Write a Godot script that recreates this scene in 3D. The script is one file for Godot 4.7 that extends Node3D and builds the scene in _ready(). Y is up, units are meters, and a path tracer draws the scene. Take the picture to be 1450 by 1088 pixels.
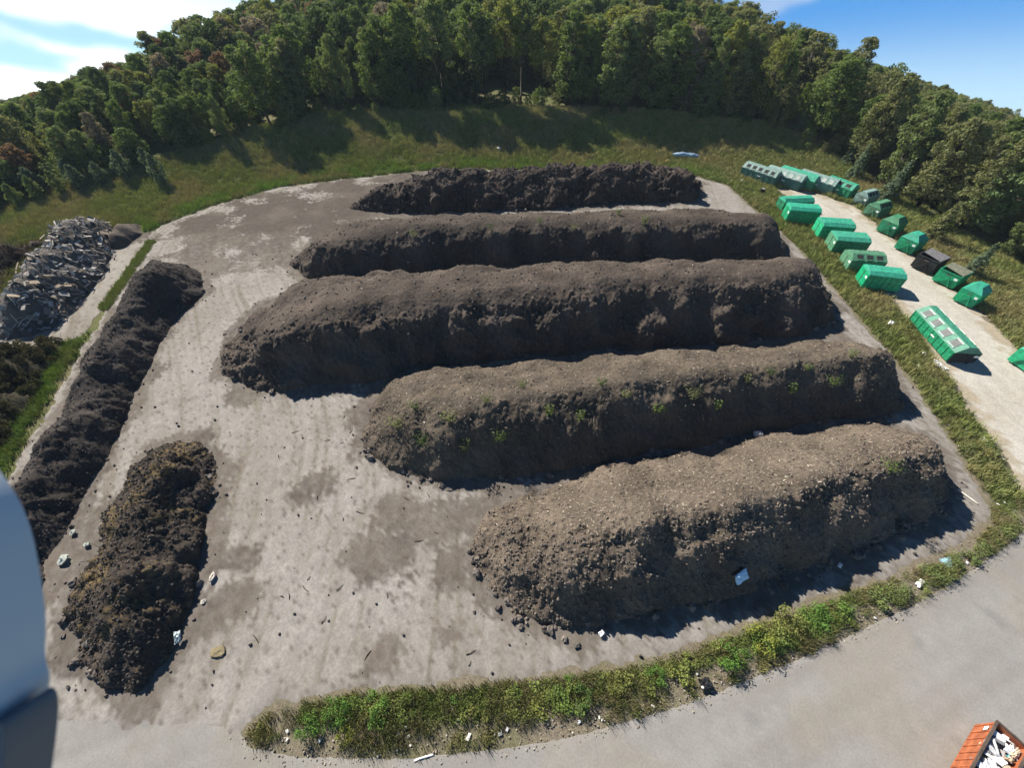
extends Node3D
# An industrial composting yard seen from a drone: five compost windrows on a gravel pad,
# two more heaps, a heap of scrap lumber, rows of green recycling containers, and a forest round it.

# ------------------------------------------------------------------ plan of the site (x, z pairs in metres)
const W1 := [-2.1, -16.9, -3.2, -13.7, -1.9, -10.5, 0.5, -8.7, 3.8, -7.9, 7.4, -8.2, 12.2, -9.2, 16.0, -9.6, 20.7, -10.8, 26.7, -13.0, 33.3, -15.4, 38.0, -17.4, 39.7, -21.3, 40.1, -24.9, 36.8, -26.3, 26.3, -25.2, 18.6, -23.0, 11.6, -22.1, 8.2, -21.4, 2.2, -19.1]
const W2 := [-14.4, -32.1, -15.7, -26.2, -13.8, -22.9, -10.7, -20.7, -8.0, -19.8, -2.9, -19.8, 2.3, -20.4, 8.3, -21.7, 15.2, -22.9, 22.5, -24.5, 30.2, -26.1, 36.5, -27.2, 40.6, -28.1, 42.0, -31.6, 42.1, -36.1, 39.9, -39.0, 31.8, -38.2, 23.2, -37.7, 14.6, -36.7, 4.5, -35.4, -3.6, -34.6, -11.5, -33.6]
const W3 := [-34.3, -38.0, -32.2, -33.2, -29.0, -30.8, -23.3, -30.9, -17.4, -31.6, -10.0, -33.8, -2.0, -35.3, 6.2, -36.3, 14.7, -37.3, 23.3, -38.0, 32.3, -39.2, 40.8, -41.5, 42.9, -48.0, 43.0, -53.5, 40.5, -56.2, 29.0, -56.4, 18.4, -56.0, 5.7, -55.2, -4.7, -54.5, -12.8, -53.5, -20.7, -52.4, -28.3, -51.0, -32.8, -47.2]
const W4 := [-32.9, -56.0, -29.7, -52.2, -24.6, -51.7, -16.7, -52.8, -6.7, -54.6, 3.7, -55.8, 14.2, -56.4, 25.0, -57.0, 35.4, -56.6, 40.9, -55.8, 42.9, -61.1, 43.0, -68.6, 40.9, -70.9, 29.1, -72.5, 9.2, -71.7, -9.2, -70.9, -22.3, -69.4, -31.6, -64.5]
const W5 := [-29.6, -74.5, -22.7, -71.7, -15.4, -71.7, -3.1, -73.3, 9.5, -74.7, 22.4, -76.2, 33.7, -77.6, 36.6, -84.9, 33.0, -89.5, 20.0, -89.0, 0.0, -87.5, -14.0, -86.5, -24.0, -83.0]
const LP := [-42.2, -48.5, -42.6, -44.8, -42.3, -38.0, -39.4, -27.2, -37.6, -19.1, -36.0, -12.3, -35.2, -8.8, -39.3, -8.8, -43.4, -14.6, -43.9, -18.7, -45.4, -24.9, -48.9, -34.9, -51.2, -43.4, -53.0, -53.2, -49.5, -56.0, -45.0, -54.0]
const NLP := [-34.4, -22.9, -34.6, -18.4, -34.0, -13.4, -32.3, -8.8, -30.0, -5.7, -27.1, -4.4, -24.1, -4.0, -23.3, -5.7, -23.6, -8.3, -24.4, -12.3, -25.9, -17.1, -27.2, -21.3, -30.1, -24.3]
const DP := [-62.5, -38.6, -59.6, -39.2, -57.0, -40.6, -57.8, -47.2, -59.2, -53.2, -61.8, -61.1, -65.4, -66.9, -69.6, -68.0, -71.0, -64.4, -69.7, -58.0, -67.6, -51.4, -65.6, -44.0]
const SM := [-63.1, -60.1, -60.7, -60.7, -60.6, -65.7, -62.7, -68.6, -66.0, -68.1, -65.8, -64.5]
const PAD := [-29.9, -2.0, -27.0, -2.2, -23.0, -1.9, -20.4, -2.0, -16.9, -1.9, -15.4, -3.4, -10.4, -4.2, -3.5, -4.6, 2.6, -5.1, 8.4, -5.7, 13.6, -6.9, 19.2, -8.7, 28.4, -11.1, 34.4, -13.1, 40.1, -15.5, 41.6, -17.7, 42.7, -23.7, 44.1, -31.1, 44.7, -46.4, 44.9, -61.1, 42.9, -76.2, 42.1, -84.9, 37.1, -89.1, 11.0, -92.8, -15.4, -92.8, -31.9, -88.3, -44.6, -84.2, -54.1, -75.6, -59.4, -68.1, -58.9, -62.2, -53.6, -45.6, -50.3, -34.3, -48.1, -27.2, -45.8, -19.1, -45.5, -14.6, -42.0, -8.3, -39.0, -2.0]
const LGR := [-63.1, -60.1, -59.2, -67.5, -57.5, -62.2, -54.2, -46.4, -52.6, -39.6, -56.2, -37.0, -58.4, -33.3, -66.0, -34.0, -64.0, -42.0, -60.0, -42.0, -57.6, -48.0]
const ROAD := [-80.0, -3.6, -41.9, -3.4, -29.9, -3.1, -27.0, -3.4, -23.1, -3.0, -20.4, -3.0, -17.0, -2.4, -16.2, -1.4, -12.9, -0.9, -7.0, -0.9, -1.1, -1.3, 3.3, -1.8, 7.8, -2.7, 12.6, -3.9, 17.9, -5.5, 23.6, -7.3, 30.0, -9.5, 37.7, -12.7, 43.5, -15.6, 48.0, -17.5, 60.0, -21.0, 80.0, -25.0, 80.0, 30.0, -80.0, 30.0]
const LANE := [44.5, -14.0, 44.7, -16.5, 46.8, -25.2, 48.5, -32.7, 50.6, -41.9, 51.0, -48.3, 51.8, -58.0, 52.3, -70.1, 51.0, -79.1, 50.4, -83.5, 57.4, -81.4, 61.5, -75.5, 61.6, -62.2, 61.0, -51.4, 60.8, -43.4, 59.2, -33.4, 57.8, -22.0, 58.0, -18.0]
const THICK := [-66.0, -24.0, -64.0, -34.0, -57.5, -38.5, -54.6, -39.8, -53.2, -37.0, -50.6, -30.1, -48.9, -22.5, -48.2, -15.0, -60.0, -14.0]
const BRUSH := [-76.4, -51.4, -77.8, -58.0, -75.7, -62.2, -73.5, -61.1, -72.8, -54.1, -67.0, -44.8, -67.0, -40.6]
const CLEAR := [-98.0, -62.0, -94.0, -73.0, -90.0, -80.0, -84.0, -89.0, -72.0, -92.0, -61.0, -99.0, -45.0, -113.0, -25.0, -118.5, -4.5, -120.0, 14.0, -118.0, 32.0, -116.0, 46.0, -111.5, 58.0, -110.0, 65.0, -104.0, 67.5, -96.0, 69.0, -85.0, 71.0, -71.0, 73.0, -59.0, 73.5, -49.0, 74.0, -40.0, 80.0, -26.0, 80.0, 40.0, -120.0, 40.0, -120.0, -40.0]
# patches of compost and mud trodden into the pad: x, z, radius
const MUD := [-30.0, -73.0, 11.0, -22.0, -88.0, 8.0, -52.0, -67.0, 7.0, -46.0, -57.0, 6.0, -40.0, -72.0, 15.0, -47.0, -63.0, 9.0, -31.0, -81.0, 10.0, -37.0, -60.0, 7.0, -38.1, -73.3, 8.7, -43.5, -65.7, 7.0, -33.1, -82.3, 5.4, -44.2, -55.0, 3.6, -34.1, -40.6, 2.2, -29.1, -30.1, 2.6, -9.4, -13.4, 4.0, -6.2, -15.8, 3.6, -3.3, -16.4, 2.4, -4.7, -12.3, 2.2, -17.4, -19.1, 2.2, -21.0, -12.9, 1.7, -20.5, -9.3, 2.3, -8.9, -5.7, 2.2, -4.2, -7.4, 1.5, -0.3, -19.1, 2.5, -25.0, -43.4, 2.7, -9.9, -16.4, 3.0]

const DARK := Color(0.052, 0.044, 0.039)

var rng := RandomNumberGenerator.new()
var names := {}
var G := {}          # signed-distance grids by name
var M := {}          # materials
var T := {}          # textures
var piles := []
var nz := {}         # noises

# ------------------------------------------------------------------ small helpers
func numbered(called: String) -> String:
	var k: int = names.get(called, 0)
	names[called] = k + 1
	return called if k == 0 else "%s_%03d" % [called, k]

func thing(called: String, label: String, category: String, group := "", kind := "") -> Node3D:
	var o := Node3D.new()
	return tag(o, called, label, category, group, kind)

func tag(o: Node3D, called: String, label: String, category: String, group := "", kind := "") -> Node3D:
	o.name = numbered(called)
	add_child(o)
	if label: o.set_meta("label", label)
	if category: o.set_meta("category", category)
	if group: o.set_meta("group", group)
	if kind: o.set_meta("kind", kind)
	return o

func part(parent: Node3D, called: String, mesh: Mesh, mat: Material = null, xf := Transform3D.IDENTITY) -> MeshInstance3D:
	var o := MeshInstance3D.new()
	o.mesh = mesh
	if mat:
		for s in mesh.get_surface_count(): o.set_surface_override_material(s, mat)
	var n := called
	var k := 0
	while parent.has_node(NodePath(n)):
		k += 1
		n = "%s_%03d" % [called, k]
	o.name = n
	o.transform = xf
	parent.add_child(o)
	return o

func lin(c: Color) -> Color:
	return c.linear_to_srgb()

func poly(a: Array) -> PackedVector2Array:
	var p := PackedVector2Array()
	for i in range(0, a.size(), 2): p.append(Vector2(a[i], a[i + 1]))
	return p

func signed_distance(p: PackedVector2Array, q: Vector2) -> float:
	var d := 1e9
	var inside := false
	var j := p.size() - 1
	for i in p.size():
		var a := p[j]
		var b := p[i]
		var ab := b - a
		var t := clampf((q - a).dot(ab) / ab.length_squared(), 0.0, 1.0)
		d = minf(d, q.distance_squared_to(a + ab * t))
		if (b.y > q.y) != (a.y > q.y) and q.x < (a.x - b.x) * (q.y - b.y) / (a.y - b.y) + b.x:
			inside = not inside
		j = i
	return sqrt(d) if inside else -sqrt(d)

func sgrid(key: String, a: Array, step: float, margin: float) -> void:
	var p := poly(a)
	var lo := p[0]
	var hi := p[0]
	for q in p:
		lo = lo.min(q)
		hi = hi.max(q)
	lo -= Vector2(margin, margin)
	hi += Vector2(margin, margin)
	var nx := int((hi.x - lo.x) / step) + 2
	var ny := int((hi.y - lo.y) / step) + 2
	var f := PackedFloat32Array()
	f.resize(nx * ny)
	for j in ny:
		for i in nx:
			f[j * nx + i] = signed_distance(p, lo + Vector2(i, j) * step)
	G[key] = {"x": lo.x, "y": lo.y, "s": step, "nx": nx, "ny": ny, "f": f}

func sd(key: String, x: float, z: float) -> float:
	return look(G[key], x, z)

func look(g: Dictionary, x: float, z: float) -> float:
	var s: float = g.s
	var nx: int = g.nx
	var ny: int = g.ny
	var u: float = (x - g.x) / s
	var v: float = (z - g.y) / s
	if u < 0 or v < 0 or u >= nx - 1 or v >= ny - 1: return -50.0
	var i := int(u)
	var j := int(v)
	u -= i
	v -= j
	var f: PackedFloat32Array = g.f
	var k := j * nx + i
	return lerpf(lerpf(f[k], f[k + 1], u), lerpf(f[k + nx], f[k + nx + 1], u), v)

func noise(key: String, seed_: int, freq: float, oct := 1, cell := false) -> FastNoiseLite:
	var n := FastNoiseLite.new()
	n.seed = seed_
	n.frequency = freq
	n.noise_type = FastNoiseLite.TYPE_CELLULAR if cell else FastNoiseLite.TYPE_SIMPLEX_SMOOTH
	n.fractal_type = FastNoiseLite.FRACTAL_NONE if oct == 1 else FastNoiseLite.FRACTAL_FBM
	n.fractal_octaves = oct
	if cell:
		n.cellular_return_type = FastNoiseLite.RETURN_DISTANCE
		n.cellular_distance_function = FastNoiseLite.DISTANCE_EUCLIDEAN
	nz[key] = n
	return n

# a mesh that collects flat faces with vertex colours
class MB:
	var v := PackedVector3Array()
	var n := PackedVector3Array()
	var c := PackedColorArray()
	func tri(a: Vector3, b: Vector3, d: Vector3, col: Color) -> void:
		var m := (d - a).cross(b - a).normalized()
		v.append(a); v.append(b); v.append(d)
		n.append(m); n.append(m); n.append(m)
		c.append(col); c.append(col); c.append(col)
	func quad(a: Vector3, b: Vector3, d: Vector3, e: Vector3, col: Color) -> void:
		tri(a, b, d, col)
		tri(a, d, e, col)
	func hexa(p: Array, col: Color) -> void:
		# p: four corners below, four above, both anticlockwise seen from above
		quad(p[4], p[7], p[6], p[5], col)
		quad(p[0], p[1], p[2], p[3], col)
		for i in 4:
			var k := (i + 1) % 4
			quad(p[i], p[i + 4], p[k + 4], p[k], col)
	func box(xf: Transform3D, s: Vector3, col := Color.WHITE) -> void:
		var h := s * 0.5
		var p := []
		for y in [-h.y, h.y]:
			for q in [Vector2(-h.x, h.z), Vector2(h.x, h.z), Vector2(h.x, -h.z), Vector2(-h.x, -h.z)]:
				p.append(xf * Vector3(q.x, y, q.y))
		hexa(p, col)
	func tube(a: Vector3, b: Vector3, r0: float, r1: float, sides: int, col: Color) -> void:
		var d := (b - a).normalized()
		var u := d.cross(Vector3(0.31, 0.2, 0.93)).normalized()
		var w := d.cross(u)
		for i in sides:
			var t0 := TAU * i / sides
			var t1 := TAU * (i + 1) / sides
			var p0 := u * cos(t0) + w * sin(t0)
			var p1 := u * cos(t1) + w * sin(t1)
			var q := [a + p0 * r0, b + p0 * r1, b + p1 * r1, a + p1 * r0]
			v.append(q[0]); v.append(q[2]); v.append(q[1]); v.append(q[0]); v.append(q[3]); v.append(q[2])
			n.append(p0); n.append(p1); n.append(p0); n.append(p0); n.append(p1); n.append(p1)
			for k in 6: c.append(col)
	func mesh(mat: Material = null) -> ArrayMesh:
		var a := []
		a.resize(Mesh.ARRAY_MAX)
		a[Mesh.ARRAY_VERTEX] = v
		a[Mesh.ARRAY_NORMAL] = n
		a[Mesh.ARRAY_COLOR] = c
		var m := ArrayMesh.new()
		m.add_surface_from_arrays(Mesh.PRIMITIVE_TRIANGLES, a)
		if mat: m.surface_set_material(0, mat)
		return m

func indexed(v: PackedVector3Array, n: PackedVector3Array, c: PackedColorArray, idx: PackedInt32Array, mat: Material) -> ArrayMesh:
	var a := []
	a.resize(Mesh.ARRAY_MAX)
	a[Mesh.ARRAY_VERTEX] = v
	a[Mesh.ARRAY_NORMAL] = n
	a[Mesh.ARRAY_COLOR] = c
	a[Mesh.ARRAY_INDEX] = idx
	var m := ArrayMesh.new()
	m.add_surface_from_arrays(Mesh.PRIMITIVE_TRIANGLES, a)
	if mat: m.surface_set_material(0, mat)
	return m

func scatter(mesh: Mesh, xfs: Array, cols: Array) -> MultiMeshInstance3D:
	var mm := MultiMesh.new()
	mm.transform_format = MultiMesh.TRANSFORM_3D
	mm.use_colors = true
	mm.mesh = mesh
	mm.instance_count = xfs.size()
	for i in xfs.size():
		mm.set_instance_transform(i, xfs[i])
		mm.set_instance_color(i, cols[i])
	var o := MultiMeshInstance3D.new()
	o.multimesh = mm
	return o

func vary(c: Color, k: float) -> Color:
	var f := 1.0 + rng.randf_range(-k, k)
	return Color(c.r * f * rng.randf_range(0.94, 1.06), c.g * f, c.b * f * rng.randf_range(0.92, 1.08))

func spin(y: float) -> Basis:
	return Basis(Vector3.UP, y)

func tumble() -> Basis:
	return Basis.from_euler(Vector3(rng.randf() * TAU, rng.randf() * TAU, rng.randf() * TAU))

# ------------------------------------------------------------------ textures and materials
func grain(size: int, lo: float, hi: float, freqs: Array, seed_: int) -> Image:
	# neutral grain: several noises laid over each other, mapped to lo..hi
	var layers := []
	for k in freqs.size():
		var n := FastNoiseLite.new()
		n.seed = seed_ + k * 17
		n.frequency = freqs[k][0]
		n.noise_type = FastNoiseLite.TYPE_CELLULAR if freqs[k].size() > 2 else FastNoiseLite.TYPE_SIMPLEX_SMOOTH
		n.fractal_octaves = 3
		var im := n.get_seamless_image(size, size)
		im.convert(Image.FORMAT_L8)
		layers.append(im.get_data())
	var out := PackedByteArray()
	out.resize(size * size)
	var total := 0.0
	for q in freqs: total += q[1]
	for i in size * size:
		var s := 0.0
		for k in freqs.size(): s += layers[k][i] * freqs[k][1]
		out[i] = int(clampf((lo + (hi - lo) * s / total / 255.0) * 255.0, 0, 255))
	return Image.create_from_data(size, size, false, Image.FORMAT_L8, out)

func tex(im: Image) -> ImageTexture:
	var c := im.duplicate() as Image
	c.convert(Image.FORMAT_RGB8)
	return ImageTexture.create_from_image(c)

func bump(im: Image, k: float) -> ImageTexture:
	var c := im.duplicate() as Image
	c.convert(Image.FORMAT_RGBA8)
	c.bump_map_to_normal_map(k)
	return ImageTexture.create_from_image(c)

func earth(t: String, tile: float, rough: float, nscale: float) -> StandardMaterial3D:
	var m := StandardMaterial3D.new()
	m.vertex_color_use_as_albedo = true
	m.albedo_texture = T[t]
	m.normal_enabled = nscale > 0
	if nscale > 0:
		m.normal_texture = T[t + "_n"]
		m.normal_scale = nscale
	m.uv1_triplanar = true
	m.uv1_world_triplanar = true
	m.uv1_scale = Vector3.ONE / tile
	m.roughness = rough
	m.metallic_specular = 0.25
	return m

func plain(c: Color, rough := 0.8, vertex := true) -> StandardMaterial3D:
	var m := StandardMaterial3D.new()
	m.albedo_color = lin(c)
	m.vertex_color_use_as_albedo = vertex
	m.roughness = rough
	return m

func leafy(c: Color, back := 0.5) -> StandardMaterial3D:
	var m := plain(c, 0.75)
	m.metallic_specular = 0.25
	m.cull_mode = BaseMaterial3D.CULL_DISABLED
	m.backlight_enabled = true
	m.backlight = Color(back, back, back * 0.8)
	return m

func make_materials() -> void:
	var g := grain(512, 0.25, 1.45, [[0.024, 0.6], [0.08, 1.2], [0.24, 1.4], [0.45, 0.6]], 3)
	T.soil = tex(g)
	T.soil_n = bump(g, 5.0)
	g = grain(512, 0.6, 1.16, [[0.016, 0.4], [0.06, 0.8], [0.22, 1.2], [0.45, 0.8]], 31)
	T.gravel = tex(g)
	T.gravel_n = bump(g, 3.0)
	g = grain(512, 0.74, 1.08, [[0.012, 0.3], [0.1, 0.6], [0.4, 1.6]], 57)
	T.road = tex(g)
	T.road_n = bump(g, 1.5)
	g = grain(256, 0.5, 1.25, [[0.02, 1.0], [0.1, 0.7], [0.35, 0.5]], 91)
	T.paint = tex(g)
	T.paint_n = bump(g, 1.0)
	M.compost = earth("soil", 5.0, 0.95, 1.4)
	M.gravel = earth("gravel", 9.0, 0.95, 1.0)
	M.road = earth("road", 11.0, 0.85, 0.5)
	M.turf = earth("soil", 4.1, 1.0, 0.8)
	M.paint = earth("paint", 2.9, 0.5, 0.0)
	M.paint.metallic_specular = 0.4
	M.wood = earth("paint", 1.1, 0.85, 0.4)
	M.chip = plain(Color.WHITE, 0.9)
	M.leaf = leafy(Color.WHITE, 0.95)
	M.blade = leafy(Color.WHITE, 0.6)
	M.bark = plain(Color.WHITE, 0.95)

# ------------------------------------------------------------------ terrain
func ground_height(x: float, z: float) -> float:
	var d := -z
	var edge := 93.0 + 4.0 * sin(x * 0.03) - 0.0016 * x * x
	var y := 4.2 * smoothstep(0.0, 26.0, d - edge) * smoothstep(115.0, 45.0, absf(x + 4.0))
	var q := maxf(0.0, absf(x + 3.0) - 80.0)
	if x > 0.0: q = maxf(0.0, x - 68.0)
	y -= 0.245 * (sqrt(q * q + 15.0 * 15.0) - 15.0)
	y += 3.0 * smoothstep(150.0, 260.0, d) * nz.hill.get_noise_2d(x * 0.35, z * 0.35)
	var wild := smoothstep(2.0, 14.0, d - 88.0) + smoothstep(62.0, 75.0, x) + smoothstep(-62.0, -80.0, x)
	return y + 0.35 * minf(wild, 1.0) * nz.hill.get_noise_2d(x, z)

func covered(x: float, z: float) -> float:
	# how far inside the bare surfaces (pad, road, lane, path) a point lies
	return maxf(maxf(sd("pad", x, z), sd("road", x, z)), maxf(sd("lane", x, z), sd("lgr", x, z)))

func make_ground() -> void:
	var xs := axis_steps(-128.0, 96.0, 1.0, 620.0)
	var zs := axis_steps(-175.0, 24.0, 1.0, 620.0)
	var v := PackedVector3Array()
	var n := PackedVector3Array()
	var c := PackedColorArray()
	var idx := PackedInt32Array()
	for z in zs:
		for x in xs:
			v.append(Vector3(x, ground_height(x, z) - 0.03, z))
			n.append(Vector3.UP)
			var k: float = nz.patch.get_noise_2d(x * 1.0, z)
			var f: float = nz.fine.get_noise_2d(x, z)
			var col := Color(0.125, 0.14, 0.052).lerp(Color(0.165, 0.15, 0.08), clampf(0.5 + k * 1.2 + f * 0.4, 0, 1))
			if x > -20.0 and x < 64.0 and z > -92.0 and z < 2.0:
				col = col.lerp(Color(0.215, 0.185, 0.14), clampf(0.8 + 0.6 * f + 0.5 * k, 0, 1))
			c.append(col)
	var nx := xs.size()
	for j in zs.size() - 1:
		for i in nx - 1:
			var a := j * nx + i
			idx.append_array([a, a + 1, a + nx + 1, a, a + nx + 1, a + nx])
			var m := (v[a + nx] - v[a]).cross(v[a + 1] - v[a]).normalized()
			n[a] = m
	var o := part(self, "ground", indexed(v, n, c, idx, M.turf))
	o.set_meta("kind", "structure")
	o.set_meta("label", "grassy ground of the clearing and the wooded hill round it")

func axis_steps(lo: float, hi: float, step: float, far: float) -> Array:
	var a := []
	var x := lo
	var s := step
	var before := []
	while x > -far:
		s *= 1.25
		x -= s
		before.append(x)
	before.reverse()
	a.append_array(before)
	x = lo
	while x < hi:
		a.append(x)
		x += step
	s = step
	while x < far:
		a.append(x)
		s *= 1.25
		x += s
	return a

# a sheet whose outline follows a signed distance, cut cell by cell so that its edge is ragged but clean
func sheet(called: String, label: String, lo: Vector2, hi: Vector2, step: float, inside: Callable, height: Callable, colour: Callable, mat: Material) -> void:
	var nx := int((hi.x - lo.x) / step) + 1
	var ny := int((hi.y - lo.y) / step) + 1
	var f := PackedFloat32Array()
	f.resize(nx * ny)
	var at := PackedInt32Array()
	at.resize(nx * ny)
	at.fill(-1)
	var v := PackedVector3Array()
	var c := PackedColorArray()
	for j in ny:
		for i in nx:
			var x := lo.x + i * step
			var z := lo.y + j * step
			var s: float = inside.call(x, z)
			f[j * nx + i] = s
			if s > 0.0:
				at[j * nx + i] = v.size()
				v.append(Vector3(x, height.call(x, z), z))
				c.append(colour.call(x, z))
	var idx := PackedInt32Array()
	var cuts := {}
	for j in ny - 1:
		for i in nx - 1:
			var k := [j * nx + i, j * nx + i + 1, (j + 1) * nx + i + 1, (j + 1) * nx + i]
			var inn := 0
			for q in 4:
				if f[k[q]] > 0.0: inn += 1
			if inn == 0: continue
			if inn == 4:
				idx.append_array([at[k[0]], at[k[1]], at[k[2]], at[k[0]], at[k[2]], at[k[3]]])
				continue
			var ring := []
			for q in 4:
				var a: int = k[q]
				var b: int = k[(q + 1) % 4]
				if f[a] > 0.0: ring.append(at[a])
				if (f[a] > 0.0) != (f[b] > 0.0):
					var key := Vector2i(mini(a, b), maxi(a, b))
					if not cuts.has(key):
						var t := f[key.x] / (f[key.x] - f[key.y])
						var pa := lo + Vector2(key.x % nx, key.x / nx) * step
						var pb := lo + Vector2(key.y % nx, key.y / nx) * step
						var p := pa.lerp(pb, t)
						cuts[key] = v.size()
						v.append(Vector3(p.x, height.call(p.x, p.y) - 0.02, p.y))
						c.append(colour.call(p.x, p.y))
					ring.append(cuts[key])
			for q in range(1, ring.size() - 1): idx.append_array([ring[0], ring[q], ring[q + 1]])
	var n := PackedVector3Array()
	n.resize(v.size())
	for t in range(0, idx.size(), 3):
		var m := (v[idx[t + 2]] - v[idx[t]]).cross(v[idx[t + 1]] - v[idx[t]])
		for q in 3: n[idx[t + q]] += m
	for i in n.size(): n[i] = n[i].normalized()
	var o := part(self, called, indexed(v, n, c, idx, mat))
	o.set_meta("kind", "structure")
	o.set_meta("label", label)

func pile_edge(x: float, z: float) -> float:
	var d := -50.0
	for k in ["W1", "W2", "W3", "W4", "W5", "LP", "NLP", "SM"]: d = maxf(d, sd(k, x, z))
	return d

func pad_in(x: float, z: float) -> float:
	return sd("pad", x, z) + 0.55 * nz.edge.get_noise_2d(x, z) + 0.25 * nz.fine.get_noise_2d(x * 2.0, z * 2.0)

func pad_y(x: float, z: float) -> float:
	var r := track(x, z)
	var y: float = 0.045 * maxf(0.0, r) + 0.022 * nz.fine.get_noise_2d(x * 2.2, z * 2.2) + 0.02 * nz.edge.get_noise_2d(x, z)
	var m := mud(x, z)
	if m > 0.0: y += 0.07 * m * maxf(0.0, nz.pock.get_noise_2d(x, z) * -1.0 - 0.25)
	return lerpf(-0.05, 0.035 + y, smoothstep(-0.05, 0.9, pad_in(x, z)))

# the way the loaders drive across the pad
const DRIVE := [-17.0, -2.0, -16.5, -9.0, -17.0, -17.0, -19.0, -25.0, -25.0, -36.0, -34.0, -50.0, -41.0, -64.0, -40.0, -78.0, -28.0, -92.0]
func drive(x: float, z: float) -> Vector2:
	# sideways distance from that way, and distance along it
	var best := 1e9
	var out := Vector2.ZERO
	var run := 0.0
	var q := Vector2(x, z)
	for i in range(0, DRIVE.size() - 2, 2):
		var a := Vector2(DRIVE[i], DRIVE[i + 1])
		var ab := Vector2(DRIVE[i + 2], DRIVE[i + 3]) - a
		var t := clampf((q - a).dot(ab) / ab.length_squared(), 0, 1)
		var d := q - a - ab * t
		if d.length_squared() < best:
			best = d.length_squared()
			out = Vector2(d.length() * signf(ab.cross(d)), run + t * ab.length())
		run += ab.length()
	return out

func track(x: float, z: float) -> float:
	var d := drive(x, z)
	return 0.75 * nz.rut.get_noise_2d(d.x * 2.2 + 3.0 * nz.hill.get_noise_2d(x, z), d.y * 0.07)

var mud_at := Vector2.INF
var mud_is := 0.0
func mud(x: float, z: float) -> float:
	if mud_at.x == x and mud_at.y == z: return mud_is
	mud_at = Vector2(x, z)
	mud_is = mud_new(x, z)
	return mud_is

func mud_new(x: float, z: float) -> float:
	var w: float = nz.stain.get_noise_2d(x, z) * 0.9 + nz.fine.get_noise_2d(x * 1.7, z * 1.7) * 0.45
	var b := -1.0
	for i in range(0, MUD.size(), 3):
		var d: float = 1.0 - Vector2(x - MUD[i], z - MUD[i + 1]).length() / MUD[i + 2]
		b = maxf(b, d)
	var s := b * 0.9 + w * 0.85 - 0.1
	s = maxf(s, pile_edge(x, z) / 2.2 + 0.62 + w * 0.9)
	return smoothstep(0.0, 0.22, s)

func pad_col(x: float, z: float) -> Color:
	var f: float = nz.fine.get_noise_2d(x, z)
	var p: float = nz.patch.get_noise_2d(x * 2.3, z * 2.3)
	var r := track(x, z)
	var col := Color(0.292, 0.272, 0.246).lerp(Color(0.345, 0.325, 0.300), clampf(0.5 + p * 0.6 + r * 0.9, 0, 1))
	col = col.lerp(Color(0.245, 0.220, 0.195), smoothstep(0.08, 0.3, nz.stain.get_noise_2d(x + 90.0, z * 0.6)) * 0.45)
	col = col.lerp(Color(0.19, 0.165, 0.125), smoothstep(0.16, 0.42, -r + 0.25 * f) * 0.6)
	var m := mud(x, z)
	var far := smoothstep(-58.0, -70.0, z) * smoothstep(-12.0, -30.0, x)
	var dirt := Color(0.150, 0.126, 0.103).lerp(Color(0.092, 0.075, 0.062), clampf(0.4 + p + far * 0.6, 0, 1))
	col = col.lerp(dirt, m * clampf(0.74 + 0.35 * f + far * 0.3, 0.3, 0.97))
	# small pock holes and clods pressed into the clay
	if nz.pock.get_noise_2d(x, z) < -0.86: col = col.lerp(dirt, 0.6)
	return col * 0.88 * (1.0 + 0.13 * f + 0.12 * nz.tiny.get_noise_2d(x, z))

func road_col(x: float, z: float) -> Color:
	var p: float = nz.patch.get_noise_2d(x * 1.4, z * 1.4)
	var f: float = nz.fine.get_noise_2d(x * 1.3, z * 1.3)
	# grit lies in streaks along the way the lorries turn
	var along := (x * 0.93 - z * 0.36) * 0.06
	var across := (x * 0.36 + z * 0.93) * 1.3
	var s: float = nz.rut.get_noise_2d(across, along)
	var col := Color(0.268, 0.257, 0.240).lerp(Color(0.305, 0.297, 0.284), clampf(0.5 + p * 0.5 + s * 0.9, 0, 1))
	col = col.lerp(Color(0.285, 0.265, 0.225), smoothstep(0.12, 0.4, nz.stain.get_noise_2d(x * 0.5 + 40.0, z * 0.5)) * 0.55)
	col = col.lerp(Color(0.20, 0.195, 0.19), smoothstep(0.42, 0.6, nz.stain.get_noise_2d(x * 1.3, z * 1.3 + 70.0)) * 0.5)
	return col * 0.86 * (1.0 + 0.07 * f)

func lane_col(x: float, z: float) -> Color:
	var p: float = nz.patch.get_noise_2d(x * 2.0, z * 2.0)
	var f: float = nz.fine.get_noise_2d(x, z)
	var r: float = nz.rut.get_noise_2d((x - z * 0.08) * 1.1, z * 0.1)
	var col := Color(0.475, 0.445, 0.385).lerp(Color(0.54, 0.515, 0.46), clampf(0.5 + p + r * 0.8, 0, 1))
	var e: float = sd("lane", x, z)
	col = col.lerp(Color(0.36, 0.30, 0.20), smoothstep(0.3, -0.3, e - 1.2 + 2.0 * nz.edge.get_noise_2d(x * 1.4, z * 1.4)) * 0.7)
	return col * 0.88 * (1.0 + 0.1 * f)

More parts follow.
